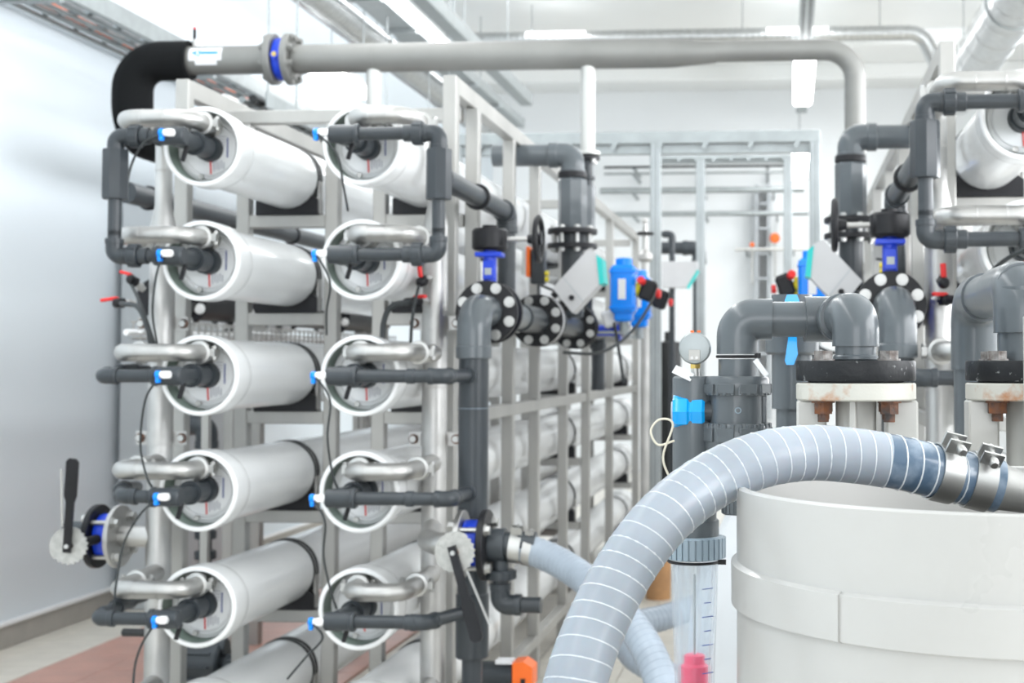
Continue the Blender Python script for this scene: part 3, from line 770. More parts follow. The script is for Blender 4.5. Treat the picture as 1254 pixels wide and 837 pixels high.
wire_tray('wire_tray', 'low wire mesh cable tray behind the third row of vessels', a.x - .12, a.x + .03, a.z, 5.1, 8.1, .06, .06, .0035, m='frame')
for k in range(3):
    o = MB().tube(spline([(a.x - .1 + .045 * k + .012 * math.sin(j * 2.1 + k), 5.0 + j * .4, a.z + .018 + .012 * math.sin(j + k) ** 2) for j in range(8)], 6), .012, 8).build('white_cable', 'white')
    tag(o, ('white cable against the wall side of the low mesh tray', 'white cable in the middle of the low mesh tray', 'white cable on the rack side of the low mesh tray')[k], 'cable', 'white cables in the mesh tray')
for k, yy in enumerate((5.6, 7.6)):
    MB().box((a.x - .045, yy, a.z / 2 - .006), (.03, .03, a.z - .012)).build('stand', 'frame', bpy.data.objects['wire_tray'], False)
# tray on the left wall
TX0, TX1, TZ = -3.82, -3.50, 3.22
t = wire_tray('wall_cable_tray', 'galvanised ladder cable tray high on the left wall', TX0, TX1, TZ, 5.6, 14.9, 0, .31, .014, m='zinc')
for x, w_, h_ in ((TX0, .03, .05), (TX1, .02, .10)):
    MB().box((x, 10.2, TZ + .03), (w_, 9.6, h_), bev=.003).build('side_rail', 'zinc', t, False)
for q in (.02, .05): MB().box((TX1 - .012, 10.2, TZ + q), (.006, 9.6, .012)).build('rail_groove', 'cabinet', t, False)
for y in (6.4, 8.2, 10.0, 12.0, 14.0): MB().box(((XL + TX1) / 2, y, TZ - .04), (TX1 - XL + .02, .04, .04)).build('bracket', 'zinc', t, False)
for k, (x, r, m, lb) in enumerate(((TX0 + .05, .02, 'orange', 'orange cable lying in the wall cable tray'), (TX0 + .13, .014, 'white', 'thin white cable lying in the wall cable tray'), (TX0 + .18, .018, 'box_grey', 'pale grey cable lying in the wall cable tray'))):
    tag(MB().tube(spline([(x + .012 * math.sin(j * 1.7 + k), 5.5 + j * .95, TZ + .014 + r) for j in range(11)], 5), r, 8).build('tray_cable', m), lb, 'cable', 'cables in the wall tray')
# second tray behind the overhead pipe
z2 = W(320, 140, 7.6).z; x2 = W(320, 140, 7.6).x
t = wire_tray('hanging_cable_tray', 'galvanised mesh cable tray hanging above the left column', x2 - .16, x2 + .12, z2, 7.4, 12.2, .07, .12, .006)
for x in (x2 - .165, x2 + .125): MB().box((x, 9.8, z2 + .035), (.012, 4.9, .085), bev=.002).build('side_rail', 'zinc', t, False)
for y in (7.8, 9.6, 11.4):
    for x in (x2 - .04, x2 + .13): MB().cyl((x, y, z2), (x, y, ZC), .005, n=6).build('hanger_rod', 'zinc', t)
for k, (dx_, r, m, lb) in enumerate(((-.09, .028, 'white', 'fat white cable bundle in the hanging tray'), (0, .02, 'zinc', 'armoured grey cable in the hanging tray'), (.06, .024, 'rubber', 'black cable in the hanging tray'))):
    tag(MB().tube(spline([(x2 + dx_ + .01 * math.sin(j * 1.9 + k), 7.3 + j * .5, z2 + .006 + r) for j in range(10)], 5), r, 8).build('tray_cable', m), lb, 'cable', 'cables in the hanging tray')

# ------------------------------------------------------------------ ceiling services
def corrugated(par, pts, r, pitch, m, name='flexible_duct', depth=.08, n=20):
    pts = [V(p) for p in pts]; out = []; rs = []
    L = sum((b - a).length for a, b in zip(pts, pts[1:])); st = pitch / 4; acc = 0; i = 0
    for a, b in zip(pts, pts[1:]):
        l = (b - a).length; k = max(1, int(l / st))
        for j in range(k):
            out.append(a + (b - a) * (j / k)); rs.append(r * (1 - depth * (.5 - .5 * math.cos(2 * math.pi * (acc + l * j / k) / pitch))))
        acc += l
    out.append(pts[-1]); rs.append(r)
    return MB().tube(out, rs, n).build(name, m, par)
a, b = W(398, 5, 9.2), W(398, 5, 9.2)
t = thing('flexible_duct', 'shiny corrugated flexible duct under the ceiling at left', 'duct', a)
corrugated(t, [(a.x, 7.6, a.z), (a.x, 14.2, a.z)], .12, .07, 'flex', 'hose')
for y in (8.4, 10.4, 12.4, 14.0): MB().cyl((a.x, y, a.z + .1), (a.x, y, ZC), .005, n=6).torus((a.x, y, a.z), (0, 1, 0), .122, .006, 20, 5).build('hanger', 'zinc', t)
a = W(462, 10, 9.4)
t = thing('ceiling_channel', 'galvanised open channel tray beside the flexible duct', 'cable tray', a)
MB().box((a.x, 11, a.z), (.20, 6.6, .012)).box((a.x - .1, 11, a.z + .04), (.012, 6.6, .09)).box((a.x + .1, 11, a.z + .04), (.012, 6.6, .09)).build('channel', 'zinc', t, False)
for y in (8.2, 9.1, 10, 11, 12, 13): MB().box((a.x, y, a.z - .02), (.24, .045, .03)).build('cross_bar', 'zinc', t, False)
for y in (8.2, 10, 12): MB().cyl((a.x, y, a.z), (a.x, y, ZC), .005, n=6).build('hanger_rod', 'zinc', t)
def lamp(x0, x1, y0, y1, z, label, shape='tube', hang=True):
    t = thing('ceiling_lamp', label, 'lamp', ((x0 + x1) / 2, y0, z), 'hanging lamps')
    xm, wd = (x0 + x1) / 2, x1 - x0
    P = [(x0, y0, z + .03), (x0 + wd * .12, y0, z), (x1 - wd * .12, y0, z), (x1, y0, z + .03), (x1, y0, z + .05), (x0, y0, z + .05)]
    MB().prism(P, (0, y1 - y0, 0)).build('diffuser', 'lamp', t, False)
    MB().box((xm, (y0 + y1) / 2, z + .07), (wd * 1.02, y1 - y0 + .04, .04), bev=.006).build('housing', 'white', t, False)
    if hang:
        for y in (y0 + .3, y1 - .3): MB().cyl((xm, y, z + .08), (xm, y, ZC), .004, n=6).build('hanger_rod', 'zinc', t)
    return t
# lighting trunking and lamps in the middle
a = W(986, 70, 13.1)
t = thing('light_trunking', 'slotted galvanised lighting trunking above the corridor', 'cable tray', (a.x, 9.5, a.z + .12))
MB().box((a.x, 13.0, a.z + .13), (.13, 7.4, .03), bev=.004).build('channel', 'zinc', t, False)
for k in range(44):
    for s in (-.03, .03): MB().box((a.x + s, 9.45 + k * .12, a.z + .113), (.018, .06, .004)).build('slot', 'black', t, False)
for y in (9.6, 11.5, 13.4, 15.3): MB().cyl((a.x, y, a.z + .13), (a.x, y, ZC), .005, n=6).build('hanger_rod', 'zinc', t)
lamp(a.x - .105, a.x + .105, 13.0, 15.6, a.z, 'bright lamp hanging under the slotted trunking')
b = W(980, 192, 15.7); lamp(b.x - .1, b.x + .1, 15.7, 17.7, b.z, 'small bright lamp far back below the larger one')
c = W(396, 92, 9.6); lamp(c.x - .12, c.x + .10, 9.5, 10.5, c.z, 'bright lamp seen just under the overhead pipe at left')
c = W(508, 20, 9.6); lamp(c.x - .05, c.x - .02, 9.0, 11.2, c.z, 'narrow white strip lamp beside the ceiling channel')
c = W(548, 20, 9.6)
t = thing('ceiling_rail', 'grey steel rail running along the ceiling beside the strip lamp', 'rail', (c.x, 9, c.z))
MB().box((c.x - .06, 10.2, c.z), (.11, 5.4, .05), bev=.004).box((c.x - .01, 10.2, c.z + .04), (.012, 5.4, .09)).build('rail', 'zinc', t, False)
for y in (8, 10, 12): MB().cyl((c.x - .06, y, c.z), (c.x - .06, y, ZC), .005, n=6).build('hanger_rod', 'zinc', t)
# spiral duct upper right and the corrugated branch behind the overhead pipe
a = W(1218, 40, 11.5)
t = thing('spiral_duct', 'large shiny round duct running along the ceiling at right', 'duct', (a.x, 8, a.z))
MB().cyl((a.x, 6.0, a.z), (a.x, 14.2, a.z), .21, n=36).build('duct', 'flex', t)
for k in range(16): MB().torus((a.x, 6.2 + k * .5, a.z), (.12, 1, 0), .21, .005, 36, 5).build('seam', 'flex', t)
for y in (7.5, 10.5, 13.5): MB().torus((a.x, y, a.z), (0, 1, 0), .216, .008, 36, 5).cyl((a.x, y, a.z + .2), (a.x, y, ZC), .006, n=6).build('hanger', 'zinc', t)
b0 = W(835, 45, 13.6); b1 = W(1128, 40, 13.6); b2 = W(1168, 62, 13.9)
t = thing('branch_duct', 'thin corrugated duct crossing behind the overhead pipe', 'duct', b1)
corrugated(t, fillet([(b0.x - 3, 13.6, b1.z), b1, (a.x - .12, 13.75, a.z - .02)], .2, 8), .075, .06, 'flex', 'hose', .05, 16)
for x in (b0.x - 1.5, b0.x + .6, b1.x - .4): MB().cyl((x, 13.6, b1.z), (x, 13.6, ZC), .005, n=6).build('hanger_rod', 'zinc', t)
for k, (x0, x1, y) in enumerate(((545, 900, 29), (1000, 1200, 13))):
    a0, a1 = W(x0, y + 4, 16.0), W(x1, y - 4, 16.0)
    o = MB().cyl((a0.x, 16, a0.z), (a1.x, 16, a0.z), .022, n=10).build('ceiling_pipe', 'zinc'); tag(o, ('thin pipe crossing the ceiling above the overhead pipe', 'thin pipe crossing the ceiling near the round duct')[k], 'pipe')

# ------------------------------------------------------------------ strut portals and far end
def portal(name, label, Y, xl, xr, xb, yt, wpx, hpx, m='zinc'):
    t = thing(name, label, 'frame', (W(xr, 400, Y).x, Y, 0))
    s = Y / F; zt_ = W(700, yt, Y).z
    for x in (xl, xr):
        X = W(x, 300, Y).x; wd = wpx * s
        MB().box((X, Y, zt_ / 2), (wd, wd, zt_), bev=.003).build('post', m, t, False)
        for q in (-.22, .22): MB().box((X + q * wd, Y - wd * .5 - .002, zt_ / 2), (wd * .1, .006, zt_ - .02)).build('groove', 'cabinet', t, False)
        MB().box((X, Y, .006), (.16, .16, .012)).build('foot_plate', m, t, False)
    A, B = W(xb, 180, Y).x, W(xr, 180, Y).x + wpx * s / 2
    h = hpx * s
    MB().box(((A + B) / 2, Y, zt_ + h * .2), (B - A, wpx * s * 1.05, h * .55), bev=.003).build('beam', m, t, False)
    MB().box(((A + B) / 2, Y + .03, zt_ - h * .32), (B - A, wpx * s * .8, h * .40), bev=.003).build('lower_beam', 'zinc', t, False)
    for k in range(8):
        X = A + (B - A) * (k + .5) / 8; MB().box((X, Y - wpx * s * .55, zt_ - h * .1), (.03, .012, h * .5), Matrix.Rotation(.5, 3, 'Y')).build('brace', m, t, False)
    return t
t = portal('strut_portal', 'galvanised strut frame standing across the corridor between the racks', 9.0, 803, 998, 562, 176, 13, 27)
X0 = W(560, 180, 9.0).x; MB().box((X0, 9.0, W(560, 176, 9).z / 2), (.06, .06, W(560, 176, 9).z), bev=.003).build('post', 'zinc', t, False)
portal('strut_portal', 'second, slimmer strut frame further back in the corridor', 11.2, 858, 965, 800, 197, 11, 9)
# pipes and rails on the back wall
for k, (y, x0, x1, r, m) in enumerate(((204, 740, 975, 1.6, 'rubber'), (212, 740, 975, 1.5, 'zinc'), (233, 735, 985, 4, 'zinc'), (262, 735, 990, 3.2, 'zinc'), (306, 900, 985, 2, 'pale_pipe'))):
    Y = 17.2; a0, a1 = W(x0, y, Y), W(x1, y, Y); zz = W(860, y, Y).z
    t = thing('wall_pipe', '%s horizontal pipe on the far wall, between the racks' % ['highest thin dark', 'upper thin grey', 'thick grey', 'lower grey', 'lowest pale'][k], 'pipe', (a0.x, Y, zz), 'pipes on the far wall')
    MB().cyl((a0.x, Y, zz), (a1.x, Y, zz), r * Y / F, n=10).build('pipe', m, t)
    for q in (.15, .5, .85): MB().box((a0.x + (a1.x - a0.x) * q, Y + .45, zz), (.03, .9, .03)).build('bracket', 'zinc', t, False)
a = W(880, 250, 17.0)
t = thing('cable_ladder', 'narrow ladder with dark cables climbing the far wall', 'ladder', (a.x, 17.5, .0))
for x in (926, 941): MB().box((W(x, 230, 17.5).x, 17.9, 2.2), (.05, .4, 3.0)).build('rail', 'cabinet', t, False)
for k in range(9): MB().box((W(933.5, 230, 17.5).x, 17.7, .9 + k * .32), (.2, .03, .03)).build('rung', 'cabinet', t, False)
# dark pipe group behind the corridor frame
t = thing('dark_loop_pipe', 'dark grey pipe bend standing behind the corridor frame', 'pipe', (W(860, 300, 12).x, 12.2, 0))
pvc_run(t, [W(800, 304, 12.2), W(856, 304, 12.2), V((W(856, 304, 12.2).x, 12.2, 0))], .055, er=1.15)
t = thing('thin_dark_pipe', 'thin dark pipe with small hook beside the corridor post', 'pipe', (W(823, 300, 10.2).x, 10.2, 0))
pvc_run(t, [W(806, 287, 10.2), W(823, 287, 10.2), V((W(823, 287, 10.2).x, 10.2, 0))], .022, er=1.2)
t = thing('wall_box', 'pale grey tilted control box with teal edge behind the corridor post', 'control box', W(831, 336, 10.2) - V((0, 0, .1)))
c = W(833, 336, 10.15)
MB().prism([c + V(p) for p in ((-.13, -.06, .09), (.13, -.06, .09), (.13, -.06, .02), (.05, -.06, -.10), (-.13, -.06, -.10))], (0, .14, 0)).build('housing', 'box_grey', t, False)
MB().prism([c + V(p) for p in ((.13, -.062, .03), (.14, -.062, .02), (.06, -.062, -.11), (.05, -.062, -.10))], (0, .14, 0)).build('lid', 'teal', t, False)
# small orange things on the far wall
for k, (x, y, r) in enumerate(((949, 292, 6), (921, 300, 3))):
    p = W(x, y, 17.6); o = thing('orange_valve', ('larger orange handwheel on a thin pipe at the far wall', 'smaller orange tap at the far wall')[k], 'valve', p)
    MB().lathe(p, (0, -1, 0), [(0, 0), (r * .0104, 0), (r * .011, .02), (r * .008, .04), (0, .045)], 14).build('handwheel', 'orange', o)
    MB().cyl(p, p + V((0, .5, 0)), .012, n=8).cyl(p, p - V((0, 0, .5)), .014, n=8).build('stem', 'pale_pipe', o)
# dark tank low between the posts
c = W(820, 430, 10.6)
o = thing('dark_canister', 'black canister low behind the corridor post', 'canister', (c.x, 10.6, 0))
MB().lathe((c.x, 10.6, 0), (0, 0, 1), [(0, 0), (.08, 0), (.09, .02), (.09, 1.55), (.08, 1.58), (0, 1.6)], 24).build('body', 'rubber', o)
MB().cyl((c.x, 10.6, 1.59), (c.x, 10.6, 1.66), .04, n=14).build('cap', 'rubber', o)
# steel valve standing right of the left rack's top beam
c = W(790, 300, 8.6)
o = thing('steel_instrument', 'slender steel instrument valve with black handwheel beside the corridor post', 'valve', (c.x, 8.6, c.z - .25))
MB().lathe((c.x, 8.6, c.z - .25), (0, 0, 1), [(0, 0), (.05, 0), (.05, .03), (.024, .05), (.024, .14), (.05, .16), (.05, .19), (.02, .22), (.016, .36), (0, .36)], 16).build('body', 'steel', o)
MB().torus((c.x, 8.6, c.z + .07), (0, 0, 1), .045, .01, 20, 6).cyl((c.x, 8.6, c.z + .06), (c.x, 8.6, c.z + .08), .04, n=12).build('handwheel', 'black', o)
MB().cyl((c.x, 8.6, c.z + .08), (c.x, 8.6, c.z + .15), .012, n=10).ball((c.x, 8.6, c.z + .15), .018).build('spindle', 'steel', o)
MB().cyl((c.x, 8.6, 0), (c.x, 8.6, c.z - .24), .03, n=14).build('pipe', 'steel', o)
# stainless drop with black flange and dark pipe under it
X = dx(720); zz = zt - .47
o = thing('flanged_drop', 'dark flange and pipe under the stainless drop at the middle', 'pipe', (X, YT, zz - .3))
flange(o, (X, YT, zz - .012), (0, 0, 1), .06, .016, 'pale_pipe'); flange(o, (X, YT, zz - .035), (0, 0, 1), .058, .02)
bolts(o, (X, YT, zz - .035), (0, 0, -1), .044, 4, .01, .016)
MB().cyl((X, YT, zz - .03), (X, YT, zz - .16), .026, n=18).cyl((X, YT, zz - .11), (X, YT, zz - .13), .036, n=18, bev=.003).build('pipe', 'pvc_dark', o)
MB().lathe((X, YT, zz - .36), (0, 0, 1), [(0, 0), (.036, 0), (.036, .2), (0, .2)], 8).build('coupler', 'pvc', o, ang=20)
pvc_run(o, [(X, YT, zz - .34), (X, YT, HC + .18), (-1.05, YT, HC + .18)], .026)
# grey cabinet against the left wall
Y = 7.8; a = W(124, 500, Y); a.x = max(a.x, XL + .022); b = W(226, 500, Y); zt_ = W(150, 246, Y).z
o = thing('electrical_cabinet', 'tall light grey electrical cabinet against the left wall', 'cabinet', ((a.x + b.x) / 2, Y, 0))
MB().box(((a.x + b.x) / 2 + .012, Y + .3, zt_ / 2), (b.x - a.x, .6, zt_), bev=.006).build('body', 'cabinet', o, False)
MB().box(((a.x + b.x) / 2 + .01, Y - .009, zt_ / 2 + .03), (b.x - a.x - .03, .018, zt_ - .1), bev=.004).build('door', 'cabinet', o, False)
MB().box((b.x - .06, Y - .024, 1.2), (.025, .014, .14), bev=.004).build('handle', 'black', o, False)
# dark drain pipes behind the left column
o = thing('drain_pipe', 'dark grey vertical drain pipe with union nuts behind the left column', 'pipe', (W(252, 640, 6).x, 6, 0))
x = W(252, 640, 6).x
MB().cyl((x, 6, 0), (x, 6, 1.12), .028, n=16).build('pipe', 'pvc_dark', o)
for yy in (655, 680): nut(o, (x, 6, W(252, yy, 6).z - .02), (x, 6, W(252, yy, 6).z + .02), .044, teeth=10)
pvc_run(o, [(x, 6, 1.10), (x, 6, W(220, 520, 6).z), (x - .25, 6, W(220, 520, 6).z)], .04)

# ------------------------------------------------------------------ lever butterfly valves on the risers
def lever_valve(label, rx, y, z, s, plate, lever_to, off=.105, path=None):
    """s = -1 / +1: direction of the branch along X"""
    D = V((s, 0, 0)); c0 = V((rx + s * .04, y, z)); f1 = rx + s * off
    t = thing('lever_butterfly_valve', label, 'valve', (f1, y, z - .1), 'lever butterfly valves')
    MB().tube(path or [c0 - D * .03, (f1, y, z)], .034, 22).build('branch', 'steel', t)
    flange(t, (f1, y, z), D, .102, .016, 'steel'); bolts(t, (f1, y, z), -D, .079, 4, .014, .02, 'steel_bright', ph=.1)
    b = butterfly(t, (f1 + s * .042, y, z), D, .09)
    for k in range(4):
        a = math.pi / 2 * (k + .5) + .1; p = V((f1, y + .079 * math.cos(a), z + .079 * math.sin(a)))
        MB().cyl(p, p + D * .1, .008, n=8).build('stud', 'steel_bright', t)
    flange(t, (f1 + s * .07, y, z), D, .104, .02, 'black'); bolts(t, (f1 + s * .09, y, z), D, .079, 4, .014, .016, 'steel_bright', ph=.1)
    # neck towards the viewer, notch plate and lever
    xv = f1 + s * .042; n = V((-.12 * s, -1, .05)).normalized(); p0 = V((xv, y - .06, z)); p1 = V(plate)
    MB().cyl(p0, p1, .016, n=14).build('neck', 'black', t)
    u, v = perp(n); pl = []
    for k in range(44):
        a = 2 * math.pi * k / 44; rr = .060 if (k % 2 or not (4 < k < 30)) else .054
        pl.append(p1 + (u * math.cos(a) + v * math.sin(a)) * rr)
    MB().prism(pl, n * .007).build('notch_plate', 'notch', t, False)
    MB().hex(p1 + n * .007, p1 + n * .016, .013).build('nut', 'rusty_bolt', t)
    e = V(lever_to); q = p1 + n * .014; d = (e - q).normalized(); L = (e - q).length; sd = d.cross(n).normalized()
    P = [q - d * .02 + sd * .012, q - d * .02 - sd * .012, q + d * L * .5 - sd * .012, q + d * L * .58 - sd * .019, q + d * (L - .01) - sd * .019, q + d * L - sd * .010, q + d * L + sd * .010, q + d * (L - .01) + sd * .019, q + d * L * .58 + sd * .019, q + d * L * .5 + sd * .013]
    lv = MB().prism(P, n * .009).build('lever', 'black', t, False)
    MB().cyl(q + n * .008, q + n * .014, .007, n=12).build('screw', 'steel_bright', lv)
    MB().bar(q + d * .06 - sd * .022 - n * .004, q + d * (L * .86) - sd * .040 - n * .012, .006, .004, n).build('latch', 'steel', lv, False)
    return f1
zv = W(130, 657, 4.42).z
f = lever_valve('lever butterfly valve with upright black lever on the left riser', RISER[0][0], 4.42, zv, -1, W(85, 669, 4.27), W(90, 562, 4.22), .125)
c = V((f - .10, 4.42, zv)); o = bpy.data.objects['lever_butterfly_valve']
MB().cyl(c, c - V((.09, 0, 0)), .048, n=22, bev=.004).build('pipe_stub', 'pvc_dark', o)
YV = 4.06; zv = W(615, 668, YV).z; fx = W(562, 660, YV).x
f = lever_valve('lever butterfly valve with hanging black lever, feeding the grey hose', RISER[1][0], YV, zv, 1, W(558, 677, 3.93), W(586, 786, 3.88), fx - RISER[1][0], fillet([(RISER[1][0], 4.45, zv), (RISER[1][0] + .06, YV + .1, zv), (fx - .06, YV, zv), (fx, YV, zv)], .05, 6))
c = V((f + .09, YV, zv))
o = thing('hose_adapter', 'dark plastic hose tail with drain elbow behind the hanging lever', 'fitting', c)
MB().cyl(c, c + V((.05, 0, 0)), .05, n=24, bev=.003).cyl(c + V((.04, 0, 0)), c + V((.14, 0, 0)), .040, n=24).build('hose_tail', 'pvc_dark', o)
xd = c.x + .035
nut(o, (xd, YV, zv - .10), (xd, YV, zv - .072), .044, teeth=14)
pvc_run(o, [(xd, YV, zv - .04), (xd, YV, W(608, 741, YV).z), (xd + .12, YV, W(608, 741, YV).z)], .024, er=1.25)
# ------------------------------------------------------------------ hoses
def ribs(par, path, r, pitch, wr, m, name='spiral_rib', n=18):
    P = [V(p) for p in path]; acc = [0]
    for a, b in zip(P, P[1:]): acc.append(acc[-1] + (b - a).length)
    L = acc[-1]; steps = int(L / pitch * n); out = []; i = 0
    T0 = (P[1] - P[0]).normalized(); u = perp(T0)[0]
    for k in range(steps + 1):
        d = L * k / steps
        while i < len(P) - 2 and acc[i + 1] < d: i += 1
        f_ = (d - acc[i]) / max(1e-9, acc[i + 1] - acc[i]); p = P[i].lerp(P[i + 1], f_)
        Ta = (P[min(i + 1, len(P) - 1)] - P[max(i - 1, 0)]).normalized(); Tb = (P[min(i + 2, len(P) - 1)] - P[i]).normalized(); T = Ta.lerp(Tb, f_).normalized()
        u = (u - T * u.dot(T)).normalized(); v = T.cross(u); a = 2 * math.pi * k / n
        out.append(p + (u * math.cos(a) + v * math.sin(a)) * r)
    return MB().tube(out, wr, 5, False).build(name, m, par)
hp = spline([W(630, 670, YV), W(652, 675, YV), W(690, 692, 4.0), W(735, 725, 3.85), W(775, 768, 3.7), W(802, 815, 3.58), W(818, 870, 3.5), W(830, 940, 3.45), W(845, 1080, 3.45)], 10)
o = thing('suction_hose', 'pale grey ribbed hose leading from the lever valve down to the floor', 'hose', hp[-1], 'ribbed hoses')
MB().tube(hp, .043, 24).build('hose_wall', 'hose_far', o); ribs(o, hp, .0425, .021, .0022, 'hose_far')
hp2 = spline([V((.12, 6.0, .044)), V((.06, 5.6, .06)), V((-.04, 5.25, .26)), W(900, 728, 4.98), W(850, 745, 4.8), W(812, 757, 4.7), W(782, 765, 4.62), W(766, 783, 4.55), W(778, 806, 4.48), W(815, 826, 4.42), W(870, 850, 4.36), W(930, 910, 4.3), V((.02, 4.3, .07)), V((.12, 4.35, .044)), V((.22, 4.45, .044))], 10)
o = thing('coiled_hose', 'pale grey ribbed hose curled in a loop beyond the big white hose', 'hose', hp2[-1], 'ribbed hoses')
MB().tube(hp2, .043, 24).build('hose_wall', 'hose_far', o); ribs(o, hp2, .0425, .021, .0022, 'hose_far')
def hose_clamp(par, c, d, r, wd, tilt, m='steel_bright', scr=.0055):
    c = V(c); d = V(d).normalized(); u = (V(tilt) - d * d.dot(V(tilt))).normalized(); v = d.cross(u)
    b = MB().lathe(c - d * wd / 2, d, [(r, 0), (r + .0018, 0), (r + .0018, wd), (r, wd)], 32)
    for s in (-1, 1): b.box(c + u * (r + wd * .32) + v * (s * wd * .28), (.003, wd * .98, wd * .7), Matrix((v, d, u)).transposed())
    o = b.build('hose_clamp', m, par)
    MB().cyl(c + u * (r + wd * .42) - v * wd * .55, c + u * (r + wd * .42) + v * wd * .55, scr * .7, n=12).cyl(c + u * (r + wd * .42) - v * wd * .85, c + u * (r + wd * .42) - v * wd * .45, scr, n=14, bev=.0015).build('screw', m, o)
    return o
o = bpy.data.objects['suction_hose']
hose_clamp(o, W(632, 671, YV), (1, 0, -.1), .044, .034, (0, -.3, 1)); hose_clamp(o, W(647, 674, YV), (1, 0, -.15), .044, .026, (0, -.3, 1), 'steel')
# the big white hose in front
YH = [(1222, 596, 1.60), (1190, 588, 1.595), (1150, 579, 1.58), (1105, 568, 1.565), (1050, 559, 1.55), (990, 555, 1.53), (930, 564, 1.50), (870, 590, 1.47), (815, 633, 1.43), (770, 690, 1.40), (735, 755, 1.37), (708, 825, 1.34), (690, 905, 1.32), (684, 1000, 1.30), (690, 1150, 1.30), (705, 1500, 1.3)]
pts = [W(*p) for p in YH]
full = spline(pts, 14); rH = .0305
kk = 14 * 3 + 6
o = thing('white_hose', 'thick white ribbed suction hose arching over the tank rim', 'hose', pts[-1], 'ribbed hoses')
MB().tube(full[kk:], rH, 32).build('hose_wall', 'hose', o)
MB().tube(full[:kk + 1], rH * .985, 32).build('hose_end', 'hose_wet', o)
ribs(o, full[3:], rH - .0003, .0182, .0010, 'hose_rib')
def along(i): return full[i], (full[i + 1] - full[i - 1])
c, d = along(27); hose_clamp(o, c, d, rH + .0006, .026, (.1, -.55, 1))
c, d = along(11); hose_clamp(o, c, d, rH + .0006, .025, (.1, -.7, 1))
d = (full[0] - full[2]).normalized()
MB().lathe(full[0] - d * .04, d, [(0, 0), (.0285, 0), (.0285, .042), (.026, .046), (.0225, .075), (.021, .078), (.021, .16), (0, .16)], 28).build('metal_nozzle', 'steel_matte', o)
# ------------------------------------------------------------------ white round tank
tc = W(1238, 600, 1.5); RT = .291; zr = W(905, 594, 1.487).z
o = thing('round_tank', 'large round off-white plastic tank in the right foreground', 'tank', (tc.x, 1.5, 0))
B = (tc.x, 1.5, 0)
MB().lathe(B, (0, 0, 1), [(0, 0), (RT, 0), (RT, zr - .002), (RT - .002, zr), (RT - .007, zr), (RT - .009, zr - .002), (RT - .009, .02), (0, .02)], 120).build('shell', 'tank', o)
def arc_band(z0, z1, a0, a1, n=60):
    mb = MB(); P = [(RT, z0), (RT + .006, z0 + .002), (RT + .006, z1 - .003), (RT, z1)]
    for i in range(n + 1):
        a = a0 + (a1 - a0) * i / n
        for r, z in P: mb.v.append(V((tc.x + r * math.cos(a), 1.5 + r * math.sin(a), z)))
    for i in range(n):
        for j in range(3): mb.f.append((4 * i + j, 4 * i + 4 + j, 4 * i + 5 + j, 4 * i + 1 + j))
    mb.f.append((0, 1, 2, 3)); mb.f.append(tuple(4 * n + k for k in (3, 2, 1, 0)))
    return mb.build('band', 'tank', o)
sx = W(1031, 740, 1.3).x; a0 = math.atan2(-math.sqrt(max(0, RT ** 2 - (sx - tc.x) ** 2)), sx - tc.x)
for zt0, zt1 in ((683.5, 738), (1010, 1050)):
    z1_, z0_ = W(903, zt0, 1.487).z, W(903, zt1, 1.487).z
    arc_band(z0_, z1_, a0 + .010, a0 + math.pi); arc_band(z0_, z1_, a0 + math.pi + .005, a0 + 2 * math.pi - .004)
    x_, y_ = tc.x + (RT + .001) * math.cos(a0 + .003), 1.5 + (RT + .001) * math.sin(a0 + .003)
    MB().box((x_, y_, (z0_ + z1_) / 2), (.006, .006, z1_ - z0_ - .004), Matrix.Rotation(a0, 3, 'Z')).build('weld_seam', 'tank', o, False)
